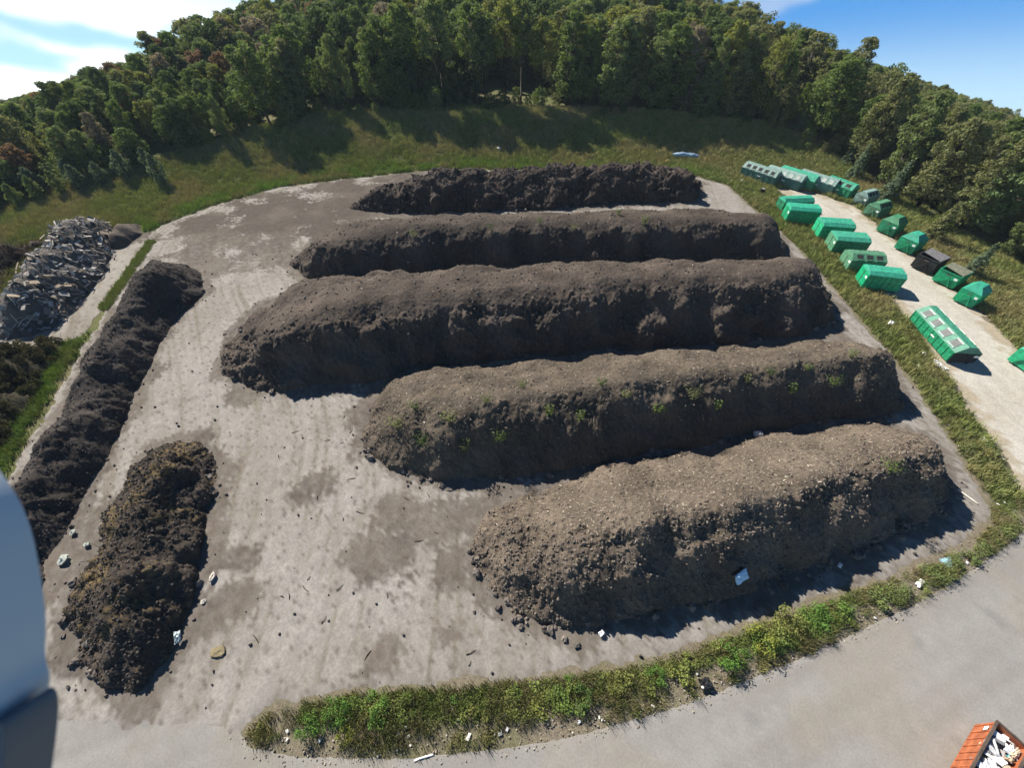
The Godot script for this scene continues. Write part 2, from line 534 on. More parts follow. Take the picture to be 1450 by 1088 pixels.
func make_surfaces() -> void:
	sheet("road", "worn pale grey asphalt road", Vector2(-62, -24), Vector2(72, 10), 0.3,
		func(x, z): return sd("road", x, z) + 0.12 * nz.edge.get_noise_2d(x * 0.6, z * 0.6) + 0.12 * nz.tiny.get_noise_2d(x * 0.8, z * 0.8),
		func(x, z): return 0.015 + 0.008 * nz.edge.get_noise_2d(x, z), road_col, M.road)
	sheet("gravel_lane", "pale sandy gravel lane between the container rows", Vector2(42, -86), Vector2(64, -12), 0.35,
		func(x, z): return sd("lane", x, z) + 0.9 * nz.edge.get_noise_2d(x, z) + 0.4 * nz.fine.get_noise_2d(x * 1.6, z * 1.6),
		func(x, z): return 0.028 + 0.035 * maxf(0.0, nz.rut.get_noise_2d(x * 1.1, z * 0.1)) + 0.014 * nz.fine.get_noise_2d(x * 2.0, z * 2.0), lane_col, M.gravel)
	sheet("gravel_path", "strip of grey gravel beside the scrap lumber heap", Vector2(-70, -72), Vector2(-49, -30), 0.4,
		func(x, z): return sd("lgr", x, z) + 0.5 * nz.edge.get_noise_2d(x, z),
		func(x, z): return 0.02 + 0.02 * nz.fine.get_noise_2d(x * 2.0, z * 2.0), func(x, z): return pad_col(x, z) * Color(0.98, 0.97, 0.94), M.gravel)
	sheet("compost_pad", "bare grey gravel and clay pad stained with compost", Vector2(-62, -96), Vector2(48, -1), 0.27, pad_in, pad_y, pad_col, M.gravel)

# ------------------------------------------------------------------ heaps
# slopes: front, back, left, right.  crust: colour of the dry wood chips that lie on top and behind
func heap(key: String, a: Array, hmax: float, slopes: Array, step: float, rough: float, opts := {}) -> Dictionary:
	var p := poly(a)
	var lo := p[0]
	var hi := p[0]
	var area := 0.0
	for i in p.size():
		lo = lo.min(p[i])
		hi = hi.max(p[i])
		area += p[i].cross(p[(i + 1) % p.size()])
	var turn := 1.0 if area > 0 else -1.0
	lo -= Vector2(1, 1)
	hi += Vector2(1, 1)
	var es := []
	for i in p.size():
		var q := p[(i + 1) % p.size()] - p[i]
		var out := Vector2(q.y, -q.x).normalized() * turn
		var s: float = slopes[0] * maxf(0, out.y) ** 2 + slopes[1] * maxf(0, -out.y) ** 2 + slopes[2] * maxf(0, -out.x) ** 2 + slopes[3] * maxf(0, out.x) ** 2
		es.append([p[i], q, s, out])
	var front: Vector2 = opts.get("front", Vector2(0, 1))
	# coarse grid of the plain form
	var cs := 0.5
	var nx := int((hi.x - lo.x) / cs) + 2
	var ny := int((hi.y - lo.y) / cs) + 2
	var fm := PackedFloat32Array()
	var ff := PackedFloat32Array()
	fm.resize(nx * ny)
	ff.resize(nx * ny)
	for j in ny:
		for i in nx:
			var q := lo + Vector2(i, j) * cs
			var inside := signed_distance(p, q)
			var acc := 0.0
			var best := 1e9
			var fb := 1e9
			for e in es:
				var ab: Vector2 = e[1]
				var a0: Vector2 = e[0]
				var t := clampf((q - a0).dot(ab) / ab.length_squared(), 0.0, 1.0)
				var d: float = q.distance_to(a0 + ab * t) * e[2]
				best = minf(best, d)
				acc += exp(-2.2 * d)
				if e[3].dot(front) > 0.62: fb = minf(fb, d)
			var soft := minf(best, -log(acc + 1e-12) / 2.2)
			fm[j * nx + i] = maxf(soft, 0.0) if inside > 0 else maxf(inside * 1.0, -2.0)
			if inside > 0 and inside < 0.6: fm[j * nx + i] = best * inside / 0.6 + maxf(soft, 0.0) * (1.0 - inside / 0.6)
			ff[j * nx + i] = fb / hmax
	var gm := {"x": lo.x, "y": lo.y, "s": cs, "nx": nx, "ny": ny, "f": fm}
	var gf := {"x": lo.x, "y": lo.y, "s": cs, "nx": nx, "ny": ny, "f": ff}
	# fine grid
	var n0 := int((hi.x - lo.x) / step) + 1
	var n1 := int((hi.y - lo.y) / step) + 1
	var hgt := PackedFloat32Array()
	hgt.resize(n0 * n1)
	var so: float = opts.get("seed", 0.0)
	for j in n1:
		for i in n0:
			var x := lo.x + i * step
			var z := lo.y + j * step
			var m := look(gm, x, z)
			if m < -1.9:
				hgt[j * n0 + i] = -0.6
				continue
			m += (0.35 * nz.edge.get_noise_2d(x + so, z) + opts.get("slump", 0.8) * nz.slump.get_noise_2d(x + so, z)) * smoothstep(-1.0, 0.5, m)
			var hm: float = hmax * (1.0 + 0.13 * nz.hill.get_noise_2d(x * 2.5 + so, z * 2.5))
			if opts.has("ramp"): hm *= lerpf(opts.ramp[2], 1.0, smoothstep(opts.ramp[0], opts.ramp[1], x))
			var t := m / hm
			if t > 0.5: t = 0.5 + 0.5 * (1.0 - exp(-(t - 0.5) / 0.5))
			hgt[j * n0 + i] = maxf(t * hm, -0.6)
	var chipped: bool = opts.has("chips")
	var dark: Color = opts.get("dark", DARK)
	var pos := PackedVector3Array()
	var col := PackedColorArray()
	var nrm := PackedVector3Array()
	var zone := PackedFloat32Array()
	pos.resize(n0 * n1)
	col.resize(n0 * n1)
	nrm.resize(n0 * n1)
	zone.resize(n0 * n1)
	for j in n1:
		for i in n0:
			var k := j * n0 + i
			var h := hgt[k]
			var x := lo.x + i * step
			var z := lo.y + j * step
			if h <= -0.5:
				pos[k] = Vector3(x, -0.3, z)
				nrm[k] = Vector3.UP
				continue
			var hx := hgt[k + (1 if i < n0 - 1 else 0)] - hgt[k - (1 if i > 0 else 0)]
			var hz := hgt[k + (n0 if j < n1 - 1 else 0)] - hgt[k - (n0 if j > 0 else 0)]
			var nn := Vector3(-hx, 2.0 * step, -hz).normalized()
			var w := Vector3(x + so, h, z)
			var big: float = nz.lump.get_noise_3dv(w)
			var fine: float = nz.tiny.get_noise_3dv(w)
			var cz := 0.0
			if chipped:
				var e: float = look(gf, x, z) + 0.30 * nz.stain.get_noise_2d(x * 1.3 + so, z * 1.3) + 0.22 * nz.fine.get_noise_2d(x * 1.5, z * 1.5 + so) + 0.1 * fine
				cz = smoothstep(0.86, 1.0, e)
			zone[k] = cz
			var r := rough * (1.0 - 0.78 * cz)
			var l2: float = -nz.clod.get_noise_3dv(w) - 0.45
			var l3: float = -nz.clod_small.get_noise_3dv(w) - 0.45
			l2 *= 1.0 + 0.8 * big
			var dsp := r * (0.8 * big + 0.9 * l2 + 0.28 * l3 + 0.16 * fine) + 0.05 * fine
			dsp *= smoothstep(-0.1, 0.5, h)
			pos[k] = Vector3(x, h, z) + nn * dsp
			var c0 := dark * (0.82 + 0.5 * clampf(0.4 + nz.patch.get_noise_2d(x * 3.0 + so, z * 3.0), 0, 1))
			c0 = c0.lerp(c0 * Color(1.35, 1.3, 1.25), clampf(0.3 + fine * 1.1 + 0.8 * nz.tiny.get_noise_3dv(w * 2.3), 0.0, 1.0))
			col[k] = c0 * (1.0 + 0.2 * nz.fine.get_noise_2d(x * 3.1, z * 3.1 + so))
			if opts.has("paint"): col[k] = opts.paint.call(x, z, h, fine, col[k])
	var idx := PackedInt32Array()
	for j in n1 - 1:
		for i in n0 - 1:
			var k := j * n0 + i
			if hgt[k] < -0.45 and hgt[k + 1] < -0.45 and hgt[k + n0] < -0.45 and hgt[k + n0 + 1] < -0.45: continue
			idx.append_array([k, k + 1, k + n0 + 1, k, k + n0 + 1, k + n0])
	for j in range(1, n1 - 1):
		for i in range(1, n0 - 1):
			var k := j * n0 + i
			nrm[k] = (pos[k + n0] - pos[k - n0]).cross(pos[k + 1] - pos[k - 1]).normalized()
	# keep only the vertices in use
	var used := PackedInt32Array()
	used.resize(n0 * n1)
	used.fill(-1)
	var v2 := PackedVector3Array()
	var nn2 := PackedVector3Array()
	var c2 := PackedColorArray()
	var z2 := PackedFloat32Array()
	for t in idx.size():
		var k := idx[t]
		if used[k] < 0:
			used[k] = v2.size()
			v2.append(pos[k])
			nn2.append(nrm[k])
			c2.append(col[k])
			z2.append(zone[k])
		idx[t] = used[k]
	return {"mesh": indexed(v2, nn2, c2, idx, M.compost), "v": v2, "n": nn2, "zone": z2, "dark": dark}

var clod_meshes := []
func make_clods() -> void:
	for s in 3:
		var sph := SphereMesh.new()
		sph.radial_segments = 9
		sph.rings = 5
		sph.radius = 0.5
		sph.height = 1.0
		var a := sph.get_mesh_arrays()
		var v: PackedVector3Array = a[Mesh.ARRAY_VERTEX]
		var idx: PackedInt32Array = a[Mesh.ARRAY_INDEX]
		var mb := MB.new()
		var q := PackedVector3Array()
		for p in v:
			var d: float = 1.0 + 0.55 * nz.tiny.get_noise_3dv(p * 0.9 + Vector3(s * 9.0, 0, 0)) + 0.35 * nz.tiny.get_noise_3dv(p * 2.1 + Vector3(0, s * 5.0, 3))
			q.append(p * d * Vector3(1, 0.8, 1))
		for t in range(0, idx.size(), 3): 
			var w: float = 0.85 + 0.3 * nz.tiny.get_noise_3dv(q[idx[t]] * 3.0)
			mb.tri(q[idx[t]], q[idx[t + 1]], q[idx[t + 2]], Color(w, w, w))
		clod_meshes.append(mb.mesh(M.compost_plain))

func dress_heap(root: Node3D, d: Dictionary, count: int, smin: float, smax: float, chips: int, singles: int, toe_only_singles := true) -> void:
	var v: PackedVector3Array = d.v
	var n: PackedVector3Array = d.n
	var zn: PackedFloat32Array = d.zone
	var dark: Color = d.dark
	for s in 3:
		var xf := []
		var co := []
		for i in count / 3:
			var k := rng.randi() % v.size()
			if v[k].y < -0.05 or zn[k] > 0.5 and rng.randf() < 0.8: continue
			var size := lerpf(smin, smax, pow(rng.randf(), 3.0))
			xf.append(Transform3D(tumble().scaled(Vector3.ONE * size), v[k] + n[k] * size * 0.18))
			co.append(vary(dark * 1.25, 0.35))
		if xf.is_empty(): continue
		var o := scatter(clod_meshes[s], xf, co)
		o.name = "clods" if s == 0 else "clods_%03d" % s
		o.set_meta("kind", "stuff")
		root.add_child(o)
	# loose clods that rolled to the foot, each its own piece
	var made := 0
	var tries := 0
	while made < singles and tries < 60000:
		tries += 1
		var k := rng.randi() % v.size()
		if v[k].y > 0.45 or v[k].y < 0.0 or (toe_only_singles and n[k].z < 0.05): continue
		made += 1
		var size := lerpf(0.25, 0.75, pow(rng.randf(), 2.2))
		var off := Vector3(rng.randf_range(-0.4, 0.4), 0, rng.randf_range(-0.2, 0.7))
		var c := part(root, "clod", clod_meshes[rng.randi() % 3], M.clods[rng.randi() % 3], Transform3D(tumble().scaled(Vector3.ONE * size), Vector3(v[k].x, 0.04 + size * 0.2, v[k].z) + off))
	if chips > 0:
		var mb := MB.new()
		mb.box(Transform3D.IDENTITY, Vector3(1, 0.16, 0.3))
		var xf := []
		var co := []
		for i in chips:
			var k := rng.randi() % v.size()
			if v[k].y < 0.1 or zn[k] < 0.4 and rng.randf() < 0.85: continue
			var size := lerpf(0.06, 0.26, pow(rng.randf(), 3.0))
			var b := Basis(Quaternion(Vector3.UP, n[k].normalized())) * spin(rng.randf() * TAU) * Basis(Vector3.RIGHT, rng.randf_range(-0.5, 0.5))
			xf.append(Transform3D(b.scaled_local(Vector3.ONE * size), v[k] + n[k] * 0.02))
			co.append(vary(Color(0.175, 0.145, 0.11) if rng.randf() < 0.96 else Color(0.36, 0.32, 0.26), 0.35))
		var o := scatter(mb.mesh(M.chip), xf, co)
		o.name = "wood_chips"
		o.set_meta("kind", "stuff")
		root.add_child(o)

func make_heaps() -> void:
	M.compost_plain = plain(Color.WHITE, 0.95)
	M.clods = [plain(Color(0.085, 0.07, 0.06), 0.95), plain(Color(0.13, 0.11, 0.095), 0.95), plain(Color(0.17, 0.145, 0.125), 0.95)]
	make_clods()
	var g := "long compost windrows on the pad"
	var list := [
		["W1", W1, 6.6, [1.36, 0.85, 0.62, 1.35], 0.115, 0.72, {"seed": 11.0, "chips": true, "dark": Color(0.116, 0.096, 0.077)}, "compost windrow crusted with tan wood chips, next to the asphalt road", 22000, 0.04, 0.22, 18000, 110],
		["W2", W2, 6.1, [1.4, 0.76, 0.52, 1.35], 0.13, 0.6, {"seed": 47.0, "chips": true, "dark": Color(0.094, 0.079, 0.063)}, "compost windrow with weeds sprouting on its dark side, second from the road", 16000, 0.04, 0.2, 11000, 60],
		["W3", W3, 6.5, [1.5, 0.72, 0.62, 1.35], 0.14, 0.95, {"seed": 83.0, "slump": 1.4, "chips": true, "dark": Color(0.080, 0.066, 0.056)}, "lumpiest compost windrow with deep gullies, in the middle of the five", 16000, 0.05, 0.26, 3000, 50],
		["W4", W4, 5.2, [1.5, 0.63, 0.62, 1.3], 0.165, 0.62, {"seed": 131.0, "chips": true, "dark": Color(0.076, 0.063, 0.053)}, "smooth low compost windrow lying second from the grass bank", 9000, 0.06, 0.28, 900, 20],
		["W5", W5, 5.6, [1.1, 0.75, 0.4, 0.9], 0.17, 1.15, {"seed": 177.0, "slump": 1.6, "ramp": [-30.0, -6.0, 0.72], "dark": Color(0.060, 0.048, 0.041)}, "freshly turned dark compost windrow at the foot of the grass bank", 9000, 0.08, 0.4, 0, 12],
	]
	for q in list:
		var root := thing("compost_windrow", q[7], "compost heap", g)
		var d := heap(q[0], q[1], q[2], q[3], q[4], q[5], q[6])
		part(root, "mound", d.mesh)
		dress_heap(root, d, q[8], q[9], q[10], q[11], q[12])
		piles.append(d)
	var root := thing("compost_heap", "long narrow black compost heap beside the strip of bright grass", "compost heap")
	var d := heap("LP", LP, 5.6, [1.0, 1.0, 1.0, 1.2], 0.145, 0.42, {"seed": 211.0, "dark": Color(0.052, 0.045, 0.041)})
	part(root, "mound", d.mesh)
	dress_heap(root, d, 9000, 0.04, 0.18, 0, 25, false)
	piles.append(d)
	root = thing("manure_heap", "short heap of dark manure topped with yellow straw and roots", "compost heap")
	var straw := func(x, z, h, fine, c):
		var s: float = nz.stain.get_noise_2d(x * 1.7 + 5.0, z * 1.7) + 0.6 * nz.fine.get_noise_2d(x * 2.0, z * 2.0) + 0.4 * fine
		var where := clampf(1.0 - absf(x + 31.5 + (z + 14.0) * 0.12) / 3.4, 0, 1)
		return c.lerp(Color(0.17, 0.125, 0.06), smoothstep(0.05, 0.35, s + where * 0.55 - 0.32) * 0.8)
	d = heap("NLP", NLP, 5.3, [0.95, 0.8, 0.75, 1.35], 0.115, 0.75, {"seed": 263.0, "dark": Color(0.058, 0.048, 0.040), "paint": straw})
	part(root, "mound", d.mesh)
	dress_heap(root, d, 9000, 0.04, 0.2, 0, 40, false)
	var mb := MB.new()
	for i in 420:
		var v: PackedVector3Array = d.v
		var k := rng.randi() % v.size()
		if v[k].y < 0.6 or v[k].x > -27.5: continue
		var a := v[k]
		var dir: Vector3 = (tumble() * Vector3.RIGHT + d.n[k] * 0.4).normalized()
		mb.tube(a, a + dir * rng.randf_range(0.3, 1.0), 0.022, 0.012, 3, vary(Color(0.22, 0.17, 0.085), 0.4))
	var st := part(root, "straw_and_roots", mb.mesh(M.chip))
	st.set_meta("kind", "stuff")
	piles.append(d)
	root = thing("soil_mound", "small smooth mound of grey soil beside the scrap lumber", "soil heap")
	d = heap("SM", SM, 2.8, [0.95, 0.8, 1.0, 1.1], 0.25, 0.25, {"seed": 300.0, "dark": Color(0.10, 0.085, 0.072)})
	part(root, "mound", d.mesh)

# ------------------------------------------------------------------ trees
func spray(mb: MB, p: Vector3, out: Vector3, size: float, col: Color) -> void:
	# a leafy twig end: a ragged four-cornered face turned roughly outwards
	var nn := (out + Vector3(rng.randf_range(-0.9, 0.9), rng.randf_range(-0.5, 0.9), rng.randf_range(-0.9, 0.9))).normalized()
	var u := nn.cross(Vector3(rng.randf() - 0.5, rng.randf() - 0.5, rng.randf() - 0.5)).normalized()
	var w := nn.cross(u)
	var a := p + u * size * rng.randf_range(0.5, 1.0)
	var b := p + w * size * rng.randf_range(0.3, 0.7) + nn * size * 0.2
	var d := p - u * size * rng.randf_range(0.4, 0.9)
	var e := p - w * size * rng.randf_range(0.3, 0.7) - nn * size * 0.15
	mb.tri(a, b, d, col)
	mb.tri(a, d, e, col * 0.92)

func unit() -> Vector3:
	var z := rng.randf_range(-1, 1)
	var t := rng.randf() * TAU
	var r := sqrt(1.0 - z * z)
	return Vector3(r * cos(t), z, r * sin(t))

# a broadleaf tree one metre tall: crown of many leaf clumps, and its wood
func broadleaf(shape: Dictionary) -> Array:
	var mb := MB.new()
	var wd := MB.new()
	var base: float = shape.base
	var width: float = shape.width
	var bark: Color = shape.bark
	var trunk_top := Vector3(rng.randf_range(-0.02, 0.02), lerpf(base, 1.0, 0.55), rng.randf_range(-0.02, 0.02))
	wd.tube(Vector3(0, -0.03, 0), Vector3(0, base * 0.5, 0), shape.girth, shape.girth * 0.8, 7, bark)
	wd.tube(Vector3(0, base * 0.5, 0), trunk_top, shape.girth * 0.8, shape.girth * 0.3, 7, bark)
	var blobs := []
	var count: int = shape.clumps
	for i in count:
		var t := (i + 0.5) / count
		var y := lerpf(base, 0.97, t)
		var prof: float = pow(sin(PI * clampf(lerpf(0.13, 0.97, t), 0, 1)), shape.round) * width
		var ang := i * 2.39996 + rng.randf_range(-0.5, 0.5)
		var rr := prof * sqrt(rng.randf_range(0.1, 1.0))
		var c := Vector3(cos(ang) * rr, y + rng.randf_range(-0.03, 0.03), sin(ang) * rr)
		var r: float = shape.clump * rng.randf_range(0.7, 1.3) * (1.0 - 0.35 * t)
		blobs.append([c, r])
		wd.tube(Vector3(0, lerpf(base * 0.7, trunk_top.y, t * 0.95), 0), c, shape.girth * 0.28, shape.girth * 0.06, 4, bark)
	for b in blobs:
		var tone := rng.randf_range(0.75, 1.22)
		var warm := rng.randf_range(-0.06, 0.08)
		for k in int(shape.leaves):
			var d := unit()
			if d.y < -0.25 and rng.randf() < 0.6: d.y = -d.y
			var r: float = b[1] * pow(rng.randf_range(0.1, 1.25), 0.5)
			var p: Vector3 = b[0] + Vector3(d.x * r, d.y * r * 0.8, d.z * r)
			var s := tone * rng.randf_range(0.75, 1.3)
			spray(mb, p, d, shape.leaf * rng.randf_range(0.6, 1.4), Color(s * (1.0 + warm), s, s * (1.0 - warm)))
	return [mb.mesh(), wd.mesh(M.bark)]

# a conifer one metre tall, branches in whorls
func conifer(width: float, tiers: int, per: int, needle: float, droop: float, bark: Color) -> Array:
	var mb := MB.new()
	var wd := MB.new()
	wd.tube(Vector3(0, -0.03, 0), Vector3(0, 0.97, 0), 0.022, 0.004, 6, bark)
	for i in tiers:
		var t := (i + 0.3) / tiers
		var y := 0.05 + t * 0.92
		var r := width * (1.0 - t) * rng.randf_range(0.85, 1.1) + 0.015
		for k in per:
			var ang := rng.randf() * TAU
			var len := r * rng.randf_range(0.75, 1.1)
			var dir := Vector3(cos(ang), -droop * rng.randf_range(0.3, 1.2), sin(ang))
			var tone := rng.randf_range(0.75, 1.25)
			wd.tube(Vector3(0, y, 0), Vector3(0, y, 0) + dir * len * 0.9, 0.004, 0.001, 3, bark)
			var m := maxi(3, int(len / needle * 2.2))
			for q in m:
				var f := sqrt((q + rng.randf()) / m)
				var p := Vector3(0, y, 0) + dir * len * f + Vector3(rng.randf_range(-1, 1), rng.randf_range(-0.3, 0.6), rng.randf_range(-1, 1)) * needle * 0.8
				var s := tone * rng.randf_range(0.8, 1.25)
				spray(mb, p, (dir + Vector3.UP * 0.7).normalized(), needle * rng.randf_range(0.6, 1.2), Color(s, s, s))
	return [mb.mesh(), wd.mesh(M.bark)]

const BROWN := Color(0.10, 0.085, 0.07)
const PALE := Color(0.42, 0.40, 0.36)
var KIND := []
func make_tree_kinds() -> void:
	KIND = [
		broadleaf({"base": 0.2, "width": 0.30, "round": 0.7, "clumps": 90, "clump": 0.088, "leaves": 92, "leaf": 0.0175, "girth": 0.02, "bark": BROWN}),
		broadleaf({"base": 0.16, "width": 0.26, "round": 0.6, "clumps": 95, "clump": 0.078, "leaves": 88, "leaf": 0.017, "girth": 0.018, "bark": BROWN}),
		broadleaf({"base": 0.24, "width": 0.24, "round": 0.55, "clumps": 85, "clump": 0.082, "leaves": 90, "leaf": 0.017, "girth": 0.018, "bark": Color(0.2, 0.18, 0.16)}),
		broadleaf({"base": 0.12, "width": 0.17, "round": 0.75, "clumps": 85, "clump": 0.06, "leaves": 84, "leaf": 0.015, "girth": 0.014, "bark": Color(0.3, 0.28, 0.25)}),
		broadleaf({"base": 0.52, "width": 0.19, "round": 0.5, "clumps": 60, "clump": 0.066, "leaves": 84, "leaf": 0.016, "girth": 0.0125, "bark": PALE}),
		broadleaf({"base": 0.15, "width": 0.27, "round": 0.7, "clumps": 90, "clump": 0.088, "leaves": 44, "leaf": 0.016, "girth": 0.016, "bark": Color(0.24, 0.215, 0.19)}),
		broadleaf({"base": 0.08, "width": 0.42, "round": 0.5, "clumps": 30, "clump": 0.16, "leaves": 70, "leaf": 0.045, "girth": 0.016, "bark": BROWN}),
		conifer(0.30, 17, 13, 0.034, 0.18, BROWN),
		broadleaf({"base": 0.05, "width": 0.27, "round": 0.9, "clumps": 64, "clump": 0.10, "leaves": 50, "leaf": 0.03, "girth": 0.02, "bark": BROWN}),
	]

# colours of foliage, with the words for them
const LEAF := [
	[Color(0.130, 0.185, 0.050), "mid green"],
	[Color(0.092, 0.135, 0.044), "dark green"],
	[Color(0.215, 0.235, 0.058), "yellowish green"],
	[Color(0.192, 0.205, 0.090), "olive green"],
	[Color(0.210, 0.125, 0.076), "rusty red"],
	[Color(0.235, 0.198, 0.145), "greyish brown half bare"],
	[Color(0.165, 0.212, 0.078), "soft green"],
	[Color(0.140, 0.190, 0.120), "blue green"],
]

func add_tree(called: String, label: String, category: String, group: String, kind: int, leaf: int, at: Vector3, h: float, spread: float) -> void:
	var o := thing(called, label, category, group)
	o.position = at
	o.rotation.y = rng.randf() * TAU
	o.rotation.x = rng.randf_range(-0.06, 0.06)
	o.rotation.z = rng.randf_range(-0.06, 0.06)
	o.scale = Vector3(h * spread, h, h * spread * rng.randf_range(0.75, 1.25))
	part(o, "trunk", KIND[kind][1])
	part(o, "crown", KIND[kind][0], M.leaves[leaf])

func wood_place(x: float, z: float) -> String:
	if x > 50.0:
		for q in [[-98.0, "at the corner where bank and wood meet"], [-86.0, "behind the hatch-roofed containers"], [-75.0, "behind the pointed spruce"], [-64.0, "behind the hip-roofed containers"], [-53.0, "behind the black open container"]]:
			if z < q[0]: return q[1]
		return "near the lane's mouth"
	for q in [[-84.0, "behind the row of young pines"], [-70.0, "beside the last young pine"], [-56.0, "above the soil mound"], [-40.0, "up the bank from the muddy pad corner"], [-24.0, "above the end of the fresh windrow"], [4.0, "among the pale-trunked trees"], [20.0, "beside the pale-trunked trees"], [36.0, "above the fresh windrow's middle"]]:
		if x < q[0]: return q[1]
	return "above the blue tarpaulin bundle"

func make_forest() -> void:
	M.leaves = []
	for q in LEAF: M.leaves.append(leafy(q[0], 0.95))
	make_tree_kinds()
	var spots := []
	var x := -370.0
	var step := 4.8
	while x < 370.0:
		var z := -440.0
		while z < -20.0:
			var px := x + rng.randf_range(-2.2, 2.2)
			var pz := z + rng.randf_range(-2.2, 2.2)
			var pick := rng.randf()
			var s := -sd("clear", px, pz)
			var far := Vector2(px, pz).length()
			# only where the drone looks, and a margin round it
			var seen := absf(px) < -pz * 1.22 + 26.0
			z += step
			if s < 0.8 or far > 450.0 or not seen: continue
			if far > 230.0 and pick < 0.35: continue
			if px > -58.0 and px < 12.0 and s > 7.0 and s < 28.0 and pick < 0.6: continue
			spots.append([s, px, pz, pick])
		x += step
	spots.sort_custom(func(a, b): return a[0] + 0.04 * -a[2] < b[0] + 0.04 * -b[2])
	var stuff := {}
	var single := 0
	for q in spots:
		var px: float = q[1]
		var pz: float = q[2]
		var w: float = nz.patch.get_noise_2d(px * 0.7, pz * 0.7)
		var kind := 0
		var leaf := 0
		var r := rng.randf()
		var right := px > 50.0
		if right:
			kind = [3, 3, 3, 2, 5, 1][rng.randi() % 6]
			leaf = [3, 3, 6, 3, 0, 2][rng.randi() % 6]
			if pz > -78.0 and px > 60.0:
				kind = [5, 3, 3, 3, 1][rng.randi() % 5]
				leaf = [5, 3, 3, 3, 6, 6][rng.randi() % 6]
		else:
			kind = [0, 1, 2, 0, 1, 3][rng.randi() % 6]
			leaf = [0, 1, 6, 0, 3, 2][rng.randi() % 6]
			if w > 0.22: leaf = [2, 3, 6][rng.randi() % 3]
			elif w < -0.2: leaf = [1, 0, 1][rng.randi() % 3]
			if r < 0.018: leaf = 4
			elif r < 0.05: leaf = 5
		var h := lerpf(rng.randf_range(10.5, 19.0), rng.randf_range(14.0, 20.5), clampf(q[0] / 40.0, 0, 1))
		if right: h = rng.randf_range(8.0, 18.0)
		if px < -55.0 and q[0] < 40.0: h = lerpf(rng.randf_range(6.5, 10.5), h, clampf(q[0] / 50.0, 0, 1))
		if absf(px) > 95.0: h = rng.randf_range(9.0, 16.0)
		if px > -24.0 and px < 10.0 and q[0] < 9.0:
			kind = 4
			leaf = [6, 2, 0][rng.randi() % 3]
			h = rng.randf_range(16.5, 20.5)
		if px < -50.0 or px > 75.0: h *= 0.84
		var at := Vector3(px, ground_height(px, pz) - 0.15, pz)
		var spread := rng.randf_range(0.7, 1.3)
		if q[0] < 24.0 and single < 285 and absf(px) < -pz * 1.02 + 8.0:
			single += 1
			var shape: String = ["rounded", "broad", "tall", "slim", "high crowned pale trunked", "open branched", "", "", ""][kind]
			var row := "front-row" if q[0] < 6.0 else ("second-row" if q[0] < 13.0 else "set-back")
			var where := wood_place(px, pz)
			add_tree("forest_tree", "%s %s %s tree %s" % [row, shape, LEAF[leaf][1], where], "tree", "trees of the forest edge", kind, leaf, at, h, spread)
		else:
			if not stuff.has(kind): stuff[kind] = [[], []]
			stuff[kind][0].append(Transform3D(spin(rng.randf() * TAU).scaled(Vector3(h * spread, h, h * spread)), at))
			stuff[kind][1].append(vary(LEAF[leaf][0], 0.15))
	for kind in stuff:
		var mesh := ArrayMesh.new()
		mesh.add_surface_from_arrays(Mesh.PRIMITIVE_TRIANGLES, KIND[kind][0].surface_get_arrays(0))
		mesh.surface_set_material(0, M.leaf)
		var o := scatter(mesh, stuff[kind][0], stuff[kind][1])
		tag(o, "forest", "mass of mixed green forest covering the hill behind the nearest trees", "forest", "forest on the hill", "stuff")
	# bushes that close the edge of the wood
	var bx := []
	var bc := []
	for i in 900:
		var q: Array = spots[rng.randi() % mini(spots.size(), 420)]
		var px: float = q[1] + rng.randf_range(-4, 4)
		var pz: float = q[2] + rng.randf_range(-3, 4)
		if sd("clear", px, pz) > 2.5: continue
		var h := rng.randf_range(1.6, 4.6)
		bx.append(Transform3D(spin(rng.randf() * TAU).scaled(Vector3(h, h, h)), Vector3(px, ground_height(px, pz) - 0.1, pz)))
		bc.append(vary(LEAF[[0, 1, 3, 6, 1][rng.randi() % 5]][0], 0.2))
	var bm := ArrayMesh.new()
	bm.add_surface_from_arrays(Mesh.PRIMITIVE_TRIANGLES, KIND[6][0].surface_get_arrays(0))
	bm.surface_set_material(0, M.leaf)
	tag(scatter(bm, bx, bc), "undergrowth", "dark leafy undergrowth along the edge of the wood", "undergrowth", "", "stuff")
	# planted young pines on the slope, and spruces by the lane
	for q in [[-88.5, -75.6, 4.2], [-86.5, -78.2, 4.6], [-84.2, -80.8, 4.4], [-81.6, -82.4, 4.8], [-78.8, -84.6, 4.4], [-75.6, -87.0, 5.4], [-67.5, -84.3, 5.8], [-71.5, -88.5, 5.0], [-91.0, -72.5, 4.4], [-84.5, -84.6, 4.8], [-88.6, -81.0, 5.0]]:
		add_tree("young_pine", "bushy young pine casting its shadow on the mown slope", "pine", "young pines on the slope", 8, 7 if rng.randf() < 0.5 else 6, Vector3(q[0], ground_height(q[0], q[1]) - 0.1, q[1]), q[2], 1.0)
	var sp := [[65.3, -108.0, 6.5, "blue spruce at the wood's corner, where the grass bank ends"], [68.3, -88.0, 6.6, "blue spruce behind the far group of containers"], [68.6, -78.0, 7.4, "pointed blue spruce before the pale half-bare trees"], [67.3, -63.8, 6.6, "thin yellowish spruce behind the black open container"], [65.8, -53.2, 5.2, "compact blue spruce standing alone in grass near the lane"], [70.5, -95.0, 5.5, "dark spruce tucked under the olive trees"]]
	for i in sp.size():
		var q: Array = sp[i]
		add_tree("spruce", q[3], "spruce", "spruces beside the lane", 7, 3 if i == 3 else 7, Vector3(q[0], ground_height(q[0], q[1]) - 0.1, q[1]), q[2], 0.95)

